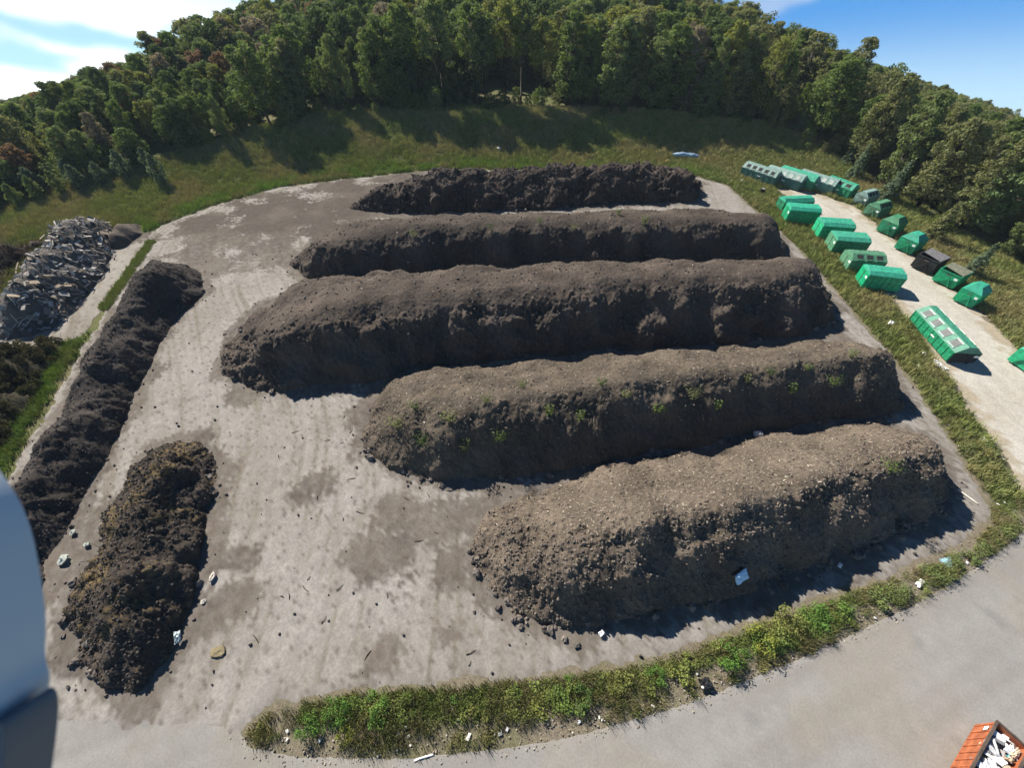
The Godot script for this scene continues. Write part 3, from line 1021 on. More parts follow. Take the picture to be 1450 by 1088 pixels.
# ------------------------------------------------------------------ grass and weeds
func tuft(blades: int, h: float, spread: float, width: float, bend: float) -> ArrayMesh:
	var mb := MB.new()
	for i in blades:
		var a := rng.randf() * TAU
		var r := sqrt(rng.randf()) * spread
		var p := Vector3(cos(a) * r, -0.03, sin(a) * r)
		var hh := h * rng.randf_range(0.5, 1.15)
		var lean := Vector3(rng.randf_range(-1, 1), 0, rng.randf_range(-1, 1)) * bend * hh
		var side := Vector3(rng.randf_range(-1, 1), 0, rng.randf_range(-1, 1)).normalized() * width
		var t := rng.randf_range(0.75, 1.3)
		var c := Color(t, t, t)
		var mid := p + lean * 0.35 + Vector3(0, hh * 0.6, 0)
		mb.tri(p - side, mid + side * 0.8, p + side, c * 0.9)
		mb.tri(p - side, mid - side * 0.8, mid + side * 0.8, c)
		mb.tri(mid - side * 0.8, p + lean + Vector3(0, hh, 0), mid + side * 0.8, c)
	return mb.mesh(M.blade)

func weed_mesh(leaves: int, leaf: float, round_: float) -> ArrayMesh:
	# a leafy herb one metre tall
	var mb := MB.new()
	for k in 5:
		var tip := Vector3(rng.randf_range(-0.35, 0.35), rng.randf_range(0.7, 1.0), rng.randf_range(-0.35, 0.35)) * Vector3(round_, 1, round_)
		mb.tube(Vector3(tip.x * 0.1, 0, tip.z * 0.1), tip, 0.012, 0.006, 3, Color(0.8, 0.75, 0.6))
		for i in leaves / 5:
			var f := pow(rng.randf(), 0.7)
			var p := tip * f + Vector3(rng.randf_range(-1, 1), rng.randf_range(-0.3, 0.3), rng.randf_range(-1, 1)) * 0.2 * round_
			p.y = maxf(p.y, 0.03)
			var t := rng.randf_range(0.7, 1.35)
			spray(mb, p, (Vector3(p.x, 0.5, p.z)).normalized(), leaf * rng.randf_range(0.6, 1.4), Color(t * rng.randf_range(0.9, 1.1), t, t))
	return mb.mesh(M.blade)

func open_ground(x: float, z: float) -> bool:
	return covered(x, z) < -0.25 and pile_edge(x, z) < -0.2 and sd("DP", x, z) < 0.0

func make_grass() -> void:
	var field := tuft(16, 0.55, 0.5, 0.035, 0.5)
	var rough := tuft(22, 0.8, 0.55, 0.03, 0.6)
	var xf := []
	var co := []
	var xr := []
	var cr := []
	# the bank, the slopes on either side and the verge along the lane
	for i in 150000:
		var x := rng.randf_range(-108, 78)
		var z := rng.randf_range(-122, -18)
		if absf(x) > -z * 1.2 + 28.0: continue
		if x > -44 and x < 42 and z > -82: continue
		if sd("clear", x, z) < -3.0 or not open_ground(x, z): continue
		var k: float = nz.patch.get_noise_2d(x, z) + 0.5 * nz.stain.get_noise_2d(x, z)
		if k < -0.5 and rng.randf() < 0.5: continue
		var edge := covered(x, z)
		var fresh := smoothstep(-7.0, -1.5, edge) * (1.0 if x < 40.0 else 0.25)
		var c := Color(0.185, 0.222, 0.074).lerp(Color(0.255, 0.24, 0.115), clampf(0.42 + k * 1.1, 0, 1))
		if x < -44.0 and z > -46.0: c = Color(0.15, 0.20, 0.06)
		c = c.lerp(Color(0.16, 0.26, 0.055), fresh * clampf(0.5 + 1.6 * nz.stain.get_noise_2d(x + 30.0, z), 0, 1))
		var s := rng.randf_range(0.6, 1.25)
		if rng.randf() < 0.7:
			xf.append(Transform3D(spin(rng.randf() * TAU).scaled(Vector3(s, s, s)), Vector3(x, ground_height(x, z) - 0.03, z)))
			co.append(vary(c, 0.25))
		else:
			xr.append(Transform3D(spin(rng.randf() * TAU).scaled(Vector3(s, s, s)), Vector3(x, ground_height(x, z) - 0.03, z)))
			cr.append(vary(c * Color(1.15, 1.05, 1.0), 0.25))
	for i in 700:
		var t := rng.randf()
		var p := Vector2(-53.6, -45.0).lerp(Vector2(-57.6, -63.0), t) + Vector2(rng.randf_range(-0.7, 0.7), 0)
		xf.append(Transform3D(spin(rng.randf() * TAU).scaled(Vector3.ONE * rng.randf_range(0.4, 0.8)), Vector3(p.x, 0.0, p.y)))
		co.append(vary(Color(0.19, 0.23, 0.07), 0.25))
	print("field tufts ", xf.size() + xr.size())
	tag(scatter(field, xf, co), "grass", "short olive grass on the bank and the slopes", "grass", "grass round the yard", "stuff")
	tag(scatter(rough, xr, cr), "tall_grass", "taller dry grass tufts among the mown grass", "grass", "grass round the yard", "stuff")
	# the verge between the pad and the road
	var small := tuft(18, 0.34, 0.3, 0.014, 0.7)
	var herb := [weed_mesh(120, 0.075, 1.1), weed_mesh(150, 0.06, 1.5), weed_mesh(90, 0.1, 1.0)]
	var sx := []
	var sc := []
	var hx := [[], [], []]
	var hc := [[], [], []]
	for i in 120000:
		var x := rng.randf_range(-17, 44)
		var z := rng.randf_range(-17, -0.6)
		if i % 3 == 0:
			x = rng.randf_range(40, 60)
			z = rng.randf_range(-90, -15)
		if not open_ground(x, z): continue
		var side := x > 40.0 and z < -17.0
		if z < -20.0 and not side: continue
		if x > 60.0 and z < -30: continue
		var p: float = -sd("pad", x, z)
		var r: float = -sd("road", x, z)
		var k: float = nz.stain.get_noise_2d(x * 1.5, z * 1.5) + 0.5 * nz.fine.get_noise_2d(x, z)
		var c := Color(0.135, 0.175, 0.045).lerp(Color(0.23, 0.205, 0.09), clampf(0.35 + k, 0, 1))
		if x < -13.5 and k < 0.3: continue
		if rng.randf() < 0.5 and not (not side and r < 1.6 and k < 0.25):
			var s := rng.randf_range(0.6, 1.5)
			sx.append(Transform3D(spin(rng.randf() * TAU).scaled(Vector3(s, s, s)), Vector3(x, -0.02, z)))
			sc.append(vary(c, 0.25))
		# the tall weeds stand on the side of the pad
		var band := exp(-pow((p - (1.1 + 0.5 * nz.edge.get_noise_2d(x * 0.7, 9.0))) / 0.62, 2.0)) if not side else 0.12 * exp(-pow((p - 2.2) / 1.2, 2.0))
		band *= clampf(0.5 + k * 1.5, 0.03, 1)
		if x < -13.2 or nz.slump.get_noise_2d(x * 3.0, z * 3.0) < -0.22: band *= 0.1
		if rng.randf() < band * (0.24 if x < 14.0 else 0.28):
			var m := rng.randi() % 3
			var h := rng.randf_range(0.22, 0.85) * (1.15 if x > 14 and x < 30 else 1.0)
			hx[m].append(Transform3D(spin(rng.randf() * TAU).scaled(Vector3(h, h, h) * Vector3(1.1, 1, 1.1)), Vector3(x, -0.02, z)))
			var lush := Color(0.10, 0.18, 0.036).lerp(Color(0.17, 0.19, 0.05), clampf(0.5 + 1.5 * nz.patch.get_noise_2d(x * 3.0, z * 3.0), 0, 1))
			if x > 26.0: lush = lush.lerp(Color(0.165, 0.19, 0.07), 0.7)
			hc[m].append(vary(lush, 0.25))
	var tall := tuft(26, 0.75, 0.28, 0.012, 0.45)
	var tx := []
	var tc := []
	var gx := []
	var gc := []
	for i in 90000:
		var x := rng.randf_range(-18, 45)
		var z := rng.randf_range(-18, -0.3)
		var r: float = -sd("road", x, z)
		if i % 3 == 0:
			if r < -0.5 or r > 1.8 or sd("pad", x, z) > 0.0 or rng.randf() > exp(-absf(r - 0.25) * 1.3): continue
			var s := lerpf(0.03, 0.13, pow(rng.randf(), 2.5))
			gx.append(Transform3D(tumble().scaled(Vector3.ONE * s), Vector3(x, 0.03, z)))
			gc.append(vary(Color(0.27, 0.235, 0.18) if rng.randf() < 0.8 else Color(0.42, 0.39, 0.34), 0.3))
			continue
		if not open_ground(x, z): continue
		var k: float = nz.stain.get_noise_2d(x * 1.1 + 60.0, z * 1.1) + 0.4 * nz.fine.get_noise_2d(x, z)
		if rng.randf() > clampf(0.02 + k * 1.0, 0.01, 0.3): continue
		var s := rng.randf_range(0.5, 1.2)
		tx.append(Transform3D(spin(rng.randf() * TAU).scaled(Vector3(s, s, s)), Vector3(x, -0.02, z)))
		tc.append(vary(Color(0.165, 0.185, 0.06) if rng.randf() < 0.6 else Color(0.25, 0.205, 0.115), 0.25))
	tag(scatter(tall, tx, tc), "tall_verge_grass", "tall and partly withered grass among the verge weeds", "grass", "grass round the yard", "stuff")
	tag(scatter(clod_meshes[0], gx, gc), "road_edge_grit", "loose grit and small stones along the edge of the asphalt", "grit", "", "stuff")
	print("verge ", sx.size(), " ", hx[0].size())
	tag(scatter(small, sx, sc), "verge_grass", "patchy short grass on the verges of the road and the lane", "grass", "grass round the yard", "stuff")
	for m in 3:
		tag(scatter(herb[m], hx[m], hc[m]), "verge_weeds", "dense strip of green weeds between the pad and the road", "weeds", "weeds along the verge", "stuff")
	# shrubs one can pick out in that strip
	var sh := [[-12.6, -2.3, 1.1, 0, "bright green bushy weed at the rounded end of the verge"], [-11.0, -3.0, 1.2, 0, "green weed clump beside the bright bush on the verge"], [-8.4, -3.0, 1.25, 0, "dark green weed clump in the verge nearest the muddy patch"], [-10.2, -1.9, 0.8, 2, "low yellow-green weed clump at the kerbless road edge"], [14.6, -6.1, 1.35, 0, "bright green shrub beside the black rubbish bag"], [17.0, -6.9, 1.5, 2, "yellowish shrub tallest on the verge"], [19.6, -8.1, 1.5, 3, "olive shrub with drooping tips on the verge"], [22.0, -8.6, 1.2, 0, "dark green shrub at the end of the shrub row"], [9.5, -4.9, 1.0, 0, "low green weed clump on the verge before the windrow"], [4.5, -3.9, 1.0, 1, "dark low weed clump on the verge"]]
	for q in sh:
		var o := thing("verge_shrub", q[4], "shrub", "shrubs on the verge")
		o.position = Vector3(q[0], -0.05, q[1])
		o.scale = Vector3.ONE * q[2]
		o.rotation.y = rng.randf() * TAU
		var mb := MB.new()
		var wd := MB.new()
		for k in 14:
			var d := unit()
			var cpos := Vector3(d.x * 0.55, 0.55 + d.y * 0.35, d.z * 0.55)
			wd.tube(Vector3.ZERO, cpos, 0.02, 0.006, 4, BROWN)
			var tone := rng.randf_range(0.8, 1.25)
			for j in 60:
				var e := unit()
				spray(mb, cpos + e * 0.28 * pow(rng.randf(), 0.4), e, 0.055 * rng.randf_range(0.6, 1.4), Color(tone, tone, tone) * rng.randf_range(0.75, 1.3))
		part(o, "stems", wd.mesh(M.bark))
		part(o, "foliage", mb.mesh(), M.leaves_bright[q[3]])
	# weeds growing on the windrows
	var wp := [[-9.0, -25.2, 1], [-5.5, -23.2, 1.3], [1.0, -26.9, 0.8], [6.1, -23.7, 0.9], [10.4, -25.6, 0.9], [22.7, -28.1, 0.8], [25.0, -28.8, 0.9], [-7.9, -22.2, 1.2], [30.1, -18.2, 1.2], [-2.3, -24.8, 0.8], [16.1, -62.4, 1.0], [19.6, -59.9, 1.2], [4.0, -60.0, 0.9], [-14.0, -56.5, 1.0], [29.0, -29.5, 0.8], [34.0, -31.0, 1.0], [-3.0, -58.5, 0.9], [9.0, -59.0, 0.9], [-10.6, -23.6, 1.4], [-4.2, -21.6, 1.2], [3.4, -24.0, 1.0], [13.5, -25.0, 1.1], [17.0, -26.4, 1.2], [19.5, -25.8, 0.9], [27.2, -27.6, 1.0], [31.6, -28.6, 1.1], [-1.0, -22.2, 1.1], [8.2, -26.8, 0.9]]
	for q in wp:
		var on := Vector3(q[0], 0, q[1])
		var best := 1e9
		var at := on
		for d in piles:
			for p in d.v:
				var e := Vector2(p.x - on.x, p.z - on.z).length_squared()
				if e < best:
					best = e
					at = p
		var where := "on the shaded side of the second windrow" if q[1] > -40.0 and q[1] < -20.0 else ("on the windrow next to the road" if q[1] > -20.0 else "on the low smooth windrow")
		var o := thing("weed", "small green weed growing " + where, "weed", "weeds on the windrows")
		o.position = at - Vector3(0, 0.05, 0)
		o.scale = Vector3.ONE * q[2] * 1.25
		part(o, "leaves", herb[rng.randi() % 3], M.leaves[[0, 1, 3][rng.randi() % 3]])

# ------------------------------------------------------------------ containers
func bar(a: Vector3, b: Vector3, t: float) -> MB:
	var mb := MB.new()
	var d := (b - a).normalized()
	var side := d.cross(Vector3.UP if absf(d.y) < 0.9 else Vector3.RIGHT).normalized()
	mb.box(Transform3D(Basis(side, d.cross(side), d), (a + b) * 0.5), Vector3(t, t, a.distance_to(b)))
	return mb

func one(mat: Material, xf: Transform3D, s: Vector3) -> ArrayMesh:
	var mb := MB.new()
	mb.box(xf, s)
	return mb.mesh(mat)

# front end (with the hook) at z = 0 facing +z; the body runs to z = -l
func container(label: String, at: Vector3, yaw: float, o: Dictionary) -> void:
	var w: float = o.w
	var l: float = o.l
	var hw: float = o.get("wall", 1.6)
	var hr: float = o.get("rise", 0.75)
	var hip: float = o.get("hip", 0.06)
	var inset: float = o.get("inset", 0.26) * w
	var y0 := 0.22
	var paint := weathered(o.paint)
	var top := weathered(o.top) if o.has("top") else paint
	var root := thing(o.get("called", "recycling_container"), label, "container", o.get("group", ""))
	root.position = at
	root.rotation.y = deg_to_rad(yaw)
	if o.get("open", false):
		for q in [[Vector3(-w / 2 + 0.04, 0, -l / 2), Vector3(0.08, hw, l)], [Vector3(w / 2 - 0.04, 0, -l / 2), Vector3(0.08, hw, l)], [Vector3(0, 0, -0.04), Vector3(w - 0.164, hw, 0.08)], [Vector3(0, 0, -l + 0.04), Vector3(w - 0.164, hw, 0.08)]]:
			part(root, "wall", one(paint, Transform3D(Basis.IDENTITY, q[0] + Vector3(0, y0 + hw / 2, 0)), q[1]))
		part(root, "floor", one(M.rust, Transform3D(Basis.IDENTITY, Vector3(0, y0 + 0.05, -l / 2)), Vector3(w - 0.17, 0.08, l - 0.17)))
		for s in [-1, 1]:
			part(root, "top_rail", one(top, Transform3D(Basis.IDENTITY, Vector3(s * w / 2, y0 + hw + 0.05, -l / 2)), Vector3(0.14, 0.1, l + 0.1)))
		for s in [0.0, -l]:
			part(root, "top_rail", one(top, Transform3D(Basis.IDENTITY, Vector3(0, y0 + hw + 0.048, s)), Vector3(w - 0.145, 0.1, 0.14)))
		if o.has("tarp"):
			var mb := MB.new()
			var e := y0 + hw + 0.12
			mb.hexa([Vector3(-w / 2, e - 0.03, -l * 0.42), Vector3(w / 2, e - 0.03, -l * 0.12), Vector3(w / 2, e - 0.03, -l), Vector3(-w / 2, e - 0.03, -l), Vector3(-w / 2, e, -l * 0.42), Vector3(w / 2, e + 0.05, -l * 0.12), Vector3(w / 2, e, -l), Vector3(-w / 2, e + 0.12, -l)], Color.WHITE)
			part(root, "tarpaulin", mb.mesh(o.tarp))
	else:
		part(root, "body", one(paint, Transform3D(Basis.IDENTITY, Vector3(0, y0 + hw / 2, -l / 2)), Vector3(w, hw, l)))
		var mb := MB.new()
		var b := y0 + hw
		var x := w / 2 + 0.03
		var p := [Vector3(-x, b, 0.03), Vector3(x, b, 0.03), Vector3(x, b, -l - 0.03), Vector3(-x, b, -l - 0.03), Vector3(-x + inset, b + hr, -hip), Vector3(x - inset, b + hr, -hip), Vector3(x - inset, b + hr, -l + hip), Vector3(-x + inset, b + hr, -l + hip)]
		mb.hexa(p, Color.WHITE)
		var roof := part(root, "roof", mb.mesh(top))
		# hatches along the sloping sides of the roof
		var nh: int = o.get("hatches", 0)
		for s in o.get("sides", [-1, 1]):
			for k in nh:
				var f := (k + 0.5) / nh
				var zc := lerpf(-0.35, -l + 0.35, f)
				var slope := Vector3(-s * inset, hr, 0).normalized()
				var out := Vector3(s * hr, inset, 0).normalized()
				var c := Vector3(s * (x - inset * 0.5), b + hr * 0.5, zc) + out * 0.02
				var hl: float = l / nh * 0.5
				var ht := Vector2(inset, hr).length()
				var hb := Basis(slope, out, slope.cross(out))
				var hatch := part(root, "hatch", one(o.get("hole", M.hole), Transform3D(hb, c), Vector3(ht * 0.6, 0.05, hl)))
				part(hatch, "hatch_frame", one(o.get("frame", top), Transform3D(hb, c + slope * ht * 0.34), Vector3(ht * 0.1, 0.09, hl * 1.15)))
				part(hatch, "hatch_lid", one(o.get("lid", top), Transform3D(hb, c - slope * ht * 0.34 + out * 0.02), Vector3(ht * 0.12, 0.1, hl * 1.15)))
	# ribs on the long sides
	var ribs: int = o.get("ribs", 7)
	for s in [-1, 1]:
		for k in ribs:
			var zc := lerpf(-0.12, -l + 0.12, k / float(ribs - 1))
			part(root, "rib", one(paint, Transform3D(Basis.IDENTITY, Vector3(s * (w / 2 + 0.03), y0 + hw * 0.49, zc)), Vector3(0.065, hw * 0.96, 0.1)))
		part(root, "skid", one(M.rust, Transform3D(Basis.IDENTITY, Vector3(s * w * 0.3, 0.13, -l / 2)), Vector3(0.12, 0.2, l)))
	# hook frame on the front end
	if o.get("hook", true):
		var e := y0 + 0.05
		for s in [-1, 1]:
			part(root, "hook_frame", bar(Vector3(s * w * 0.28, e, 0.09), Vector3(s * w * 0.06, y0 + hw * 0.86, 0.2), 0.13).mesh(paint))
		part(root, "hook_bar", bar(Vector3(-w * 0.11, y0 + hw * 0.86, 0.21), Vector3(w * 0.11, y0 + hw * 0.86, 0.21), 0.1).mesh(M.rust))
	else:
		part(root, "door", one(o.get("door", paint), Transform3D(Basis.IDENTITY, Vector3(-w * 0.245, y0 + hw * 0.5, 0.025)), Vector3(w * 0.46, hw * 0.94, 0.05)))
		part(root, "door", one(o.get("door", paint), Transform3D(Basis.IDENTITY, Vector3(w * 0.245, y0 + hw * 0.5, 0.025)), Vector3(w * 0.46, hw * 0.94, 0.05)))
		part(root, "lock_bar", bar(Vector3(0, y0 + 0.1, 0.06), Vector3(0, y0 + hw * 0.95, 0.06), 0.06).mesh(M.rust))
	if o.get("sticker", true):
		part(root, "label_plate", one(M.white, Transform3D(Basis.IDENTITY, Vector3(w * 0.36, y0 + hw * 0.72, 0.06)), Vector3(w * 0.16, 0.28, 0.02)))
		if not o.get("open", false): part(root, "label_plate", one(M.white, Transform3D(Basis.IDENTITY, Vector3(-w / 2 - 0.07, y0 + hw * 0.6, -l * 0.45)), Vector3(0.02, 0.14, 0.6)))
	for s in [-1, 1]:
		var cy := MB.new()
		cy.tube(Vector3(s * w * 0.42 - 0.08, 0.13, -l + 0.35), Vector3(s * w * 0.42 + 0.08, 0.13, -l + 0.35), 0.13, 0.13, 10, Color.WHITE)
		part(root, "roller", cy.mesh(M.rust))

func weathered(m: StandardMaterial3D) -> StandardMaterial3D:
	# sun and wear have faded each container differently
	var f: StandardMaterial3D = m.duplicate()
	f.albedo_color = m.albedo_color.lerp(Color(0.55, 0.68, 0.60), rng.randf_range(0.0, 0.16)).darkened(rng.randf_range(0.0, 0.1))
	f.uv1_offset = Vector3(rng.randf(), rng.randf(), rng.randf())
	f.roughness = clampf(m.roughness + rng.randf_range(-0.05, 0.2), 0, 1)
	return f

func painted(c: Color, rough := 0.45) -> StandardMaterial3D:
	var m: StandardMaterial3D = M.paint.duplicate()
	m.albedo_color = lin(c)
	m.roughness = rough
	return m

func make_containers() -> void:
	M.rust = painted(Color(0.10, 0.075, 0.06), 0.8)
	M.hole = plain(Color(0.012, 0.013, 0.013), 0.9)
	M.white = plain(Color(0.72, 0.74, 0.72), 0.6)
	var green := painted(Color(0.014, 0.44, 0.20))
	var green2 := painted(Color(0.02, 0.29, 0.135))
	var teal_top := painted(Color(0.045, 0.42, 0.27), 0.4)
	var faded := painted(Color(0.10, 0.30, 0.17), 0.55)
	var teal := painted(Color(0.07, 0.21, 0.185), 0.5)
	var grey_teal := painted(Color(0.25, 0.39, 0.36), 0.5)
	var pale := painted(Color(0.46, 0.52, 0.48), 0.5)
	var black := painted(Color(0.016, 0.016, 0.018), 0.5)
	var grey := painted(Color(0.16, 0.16, 0.17), 0.6)
	var g1 := "containers on the pad side of the lane"
	var g2 := "containers on the wood side of the lane"
	# the row with its ends to the pad
	container("plain green container, slightly shorter, farthest up its row of six", Vector3(47.3, 0, -74.2), -86, {"w": 2.2, "l": 5.3, "wall": 1.5, "rise": 0.45, "paint": green2, "top": teal_top, "hook": false, "group": g1, "sticker": false})
	container("bright green closed container next to the shortest one in the row of six", Vector3(46.5, 0, -70.4), -100, {"w": 2.7, "l": 4.8, "paint": green, "top": teal_top, "rise": 0.36, "inset": 0.2, "hook": false, "group": g1, "wall": 2.05})
	container("green closed container with weathered teal roof, third in the row of six", Vector3(49.2, 0, -65.0), -99, {"w": 3.0, "l": 4.7, "paint": green, "top": teal_top, "rise": 0.36, "inset": 0.2, "hook": false, "group": g1, "wall": 2.05, "sticker": false})
	container("green closed container with posters on its end, beside the hatch-roofed one", Vector3(49.0, 0, -60.5), -99, {"w": 3.0, "l": 4.7, "paint": green2, "top": teal_top, "rise": 0.36, "inset": 0.2, "hook": false, "group": g1, "wall": 2.05, "door": faded})
	container("faded green container with dark hatches in both roof slopes and white notice", Vector3(48.8, 0, -55.6), -98, {"w": 3.0, "l": 4.6, "paint": faded, "top": faded, "hook": false, "group": g1, "hatches": 3, "wall": 1.6, "inset": 0.34, "rise": 0.6, "lid": faded})
	container("vivid green closed container at the road end of the row of six", Vector3(48.5, 0, -51.0), -103, {"w": 2.7, "l": 4.5, "paint": green, "top": teal_top, "rise": 0.36, "inset": 0.2, "hook": false, "group": g1, "wall": 2.05})
	# alone on the lane
	container("long green container with four square hatches standing alone on the lane", Vector3(51.2, 0, -34.9), -5, {"w": 2.9, "l": 7.9, "paint": green2, "top": painted(Color(0.06, 0.29, 0.19), 0.4), "hatches": 4, "inset": 0.36, "rise": 0.8, "wall": 1.35, "frame": pale, "lid": grey_teal, "hole": painted(Color(0.10, 0.11, 0.11), 0.5), "hook": false, "door": M.hole, "group": "long container on the lane", "ribs": 9})
	# far group, long sides to the pad
	container("dark teal container with five hatches, at the end nearest the grass bank", Vector3(51.2, 0, -84.6), 37, {"w": 2.6, "l": 7.0, "paint": teal, "top": grey_teal, "hatches": 5, "inset": 0.34, "rise": 0.8, "wall": 1.5, "group": g2})
	container("grey-green container with five pale hatch lids beside the dark teal one", Vector3(55.2, 0, -82.6), 40, {"w": 2.6, "l": 7.2, "paint": teal, "top": grey_teal, "hatches": 5, "inset": 0.34, "rise": 0.8, "wall": 1.5, "hole": pale, "lid": pale, "group": g2})
	container("bright green closed container wedged between two hatch-roofed ones", Vector3(57.6, 0, -82.6), 40, {"w": 2.4, "l": 7.0, "paint": green2, "top": teal_top, "wall": 1.5, "group": g2, "sticker": false})
	container("teal container with pale hatch lids next to the wedged green one", Vector3(60.4, 0, -80.6), 38, {"w": 2.5, "l": 7.0, "paint": teal, "top": grey_teal, "hatches": 5, "inset": 0.34, "rise": 0.8, "wall": 1.5, "hole": pale, "lid": pale, "group": g2})
	container("mid green container with black hatches, fifth from the grass bank", Vector3(62.6, 0, -78.6), 30, {"w": 2.5, "l": 5.2, "paint": green2, "top": teal_top, "hatches": 3, "inset": 0.34, "wall": 1.5, "group": g2})
	container("grey-green hatch-roofed container with hook frame, sixth from the grass bank", Vector3(62.4, 0, -76.0), -66, {"w": 2.3, "l": 3.0, "paint": grey_teal, "top": grey_teal, "hatches": 3, "inset": 0.34, "wall": 1.4, "group": g2})
	container("faded green hatch-roofed container with hook frame, seventh from the grass bank", Vector3(61.8, 0, -71.4), -66, {"w": 2.4, "l": 3.1, "paint": faded, "top": faded, "hatches": 3, "inset": 0.34, "wall": 1.45, "group": g2})
	container("dark green hip-roofed container before the pointed spruce", Vector3(60.6, 0, -65.2), -62, {"w": 2.5, "l": 2.7, "paint": green2, "top": painted(Color(0.035, 0.22, 0.10), 0.45), "hip": 0.5, "inset": 0.3, "wall": 1.8, "group": g2})
	container("green hip-roofed container with bright teal roof next to the black one", Vector3(60.1, 0, -59.6), -62, {"w": 2.5, "l": 2.7, "paint": green, "top": teal_top, "hip": 0.5, "inset": 0.3, "wall": 1.8, "group": g2})
	container("black open-topped container half covered by a grey tarpaulin", Vector3(59.3, 0, -54.2), -62, {"called": "open_container", "w": 2.7, "l": 3.0, "wall": 1.8, "paint": black, "top": black, "open": true, "tarp": grey, "group": g2, "sticker": false})
	container("green open-topped container with a sagging grey cover", Vector3(60.0, 0, -50.6), -62, {"called": "open_container", "w": 2.6, "l": 2.9, "wall": 1.7, "paint": green, "top": green2, "open": true, "tarp": painted(Color(0.17, 0.18, 0.13), 0.8), "group": g2})
	container("green hip-roofed container next to the open green one by the gravel lane", Vector3(59.5, 0, -46.1), -62, {"w": 2.2, "l": 2.6, "paint": green, "top": teal_top, "hip": 0.5, "inset": 0.3, "wall": 1.8, "group": g2})
	container("green hip-roofed container by itself near the mouth of the lane", Vector3(57.3, 0, -34.2), -75, {"w": 2.4, "l": 2.9, "paint": green, "top": teal_top, "hip": 0.5, "inset": 0.3, "wall": 1.8, "group": g2})
	# the orange skip full of rubbish on the road
	var orange := painted(Color(0.42, 0.13, 0.055), 0.7)
	var root := thing("orange_skip", "rusty orange open skip heaped with white rubbish on the asphalt", "skip")
	root.position = Vector3(28.95, 0, -2.5)
	root.rotation.y = deg_to_rad(-56)
	# local z runs back along the skip, local x across it
	var w := 1.5
	var l := 6.0
	var h := 1.75
	for q in [["wall", Vector3(0.03, h / 2 + 0.02, l / 2), Vector3(0.06, h - 0.1, l)], ["wall", Vector3(w - 0.03, h / 2 + 0.02, l / 2), Vector3(0.06, h - 0.1, l)], ["wall", Vector3(w / 2, h / 2 + 0.02, 0.03), Vector3(w - 0.124, h - 0.1, 0.06)], ["wall", Vector3(w / 2, h / 2 + 0.02, l - 0.03), Vector3(w - 0.124, h - 0.1, 0.06)], ["floor", Vector3(w / 2, 0.16, l / 2), Vector3(w - 0.13, 0.1, l - 0.13)]]:
		part(root, q[0], one(orange, Transform3D(Basis.IDENTITY, q[1]), q[2]))
	for k in 11:
		part(root, "rib", one(orange, Transform3D(Basis.IDENTITY, Vector3(-0.022, h * 0.5, 0.2 + k * 0.56)), Vector3(0.04, h * 0.8, 0.09)))
	for x in [-0.01, w + 0.01]:
		part(root, "top_rail", one(M.rust, Transform3D(Basis.IDENTITY, Vector3(x, h + 0.02, l / 2)), Vector3(0.11, 0.12, l + 0.1)))
	for z in [0.0, l]:
		part(root, "top_rail", one(M.rust, Transform3D(Basis.IDENTITY, Vector3(w / 2, h + 0.018, z)), Vector3(w - 0.1, 0.12, 0.11)))
	part(root, "label_plate", one(M.white, Transform3D(Basis.IDENTITY, Vector3(-0.1, h * 0.78, 0.62)), Vector3(0.02, 0.3, 0.28)))
	var cols := [Color(0.68, 0.68, 0.67), Color(0.5, 0.52, 0.56), Color(0.36, 0.37, 0.39), Color(0.04, 0.38, 0.5), Color(0.16, 0.16, 0.175), Color(0.42, 0.32, 0.23), Color(0.62, 0.60, 0.54)]
	var words := ["white", "off-white", "pale grey", "turquoise", "dark grey", "tan", "cream"]
	for k in 70:
		var m: int = k % 7 if k > 3 else [0, 3, 0, 4][k]
		if m == 3 and k > 3: m = 0
		var s := Vector3(rng.randf_range(0.25, 0.95), rng.randf_range(0.05, 0.2), rng.randf_range(0.12, 0.42))
		var p := Vector3(rng.randf_range(0.25, w - 0.25), rng.randf_range(h - 0.42, h - 0.08), [0.7, 1.0, 1.5, 1.9][k] if k < 4 else rng.randf_range(0.35, l - 0.4))
		var o := MeshInstance3D.new()
		o.mesh = crumple(s, 900 + k)
		o.set_surface_override_material(0, plain(cols[m], 0.6))
		o.transform = root.transform * Transform3D(spin(rng.randf() * TAU) * Basis(Vector3.RIGHT, rng.randf_range(-0.5, 0.5)), p)
		tag(o, "rubbish", "crumpled %s rubbish lying in the orange skip" % words[m], "rubbish", "rubbish in the skip")
	var fill := MeshInstance3D.new()
	fill.mesh = crumple(Vector3(w - 0.14, 0.5, l - 0.2), 77)
	fill.set_surface_override_material(0, plain(Color(0.24, 0.23, 0.23), 0.8))
	fill.transform = root.transform * Transform3D(Basis.IDENTITY, Vector3(w / 2, h - 0.62, l / 2))
	tag(fill, "rubbish_bed", "grey mass of mixed rubbish filling the orange skip", "rubbish", "", "stuff")

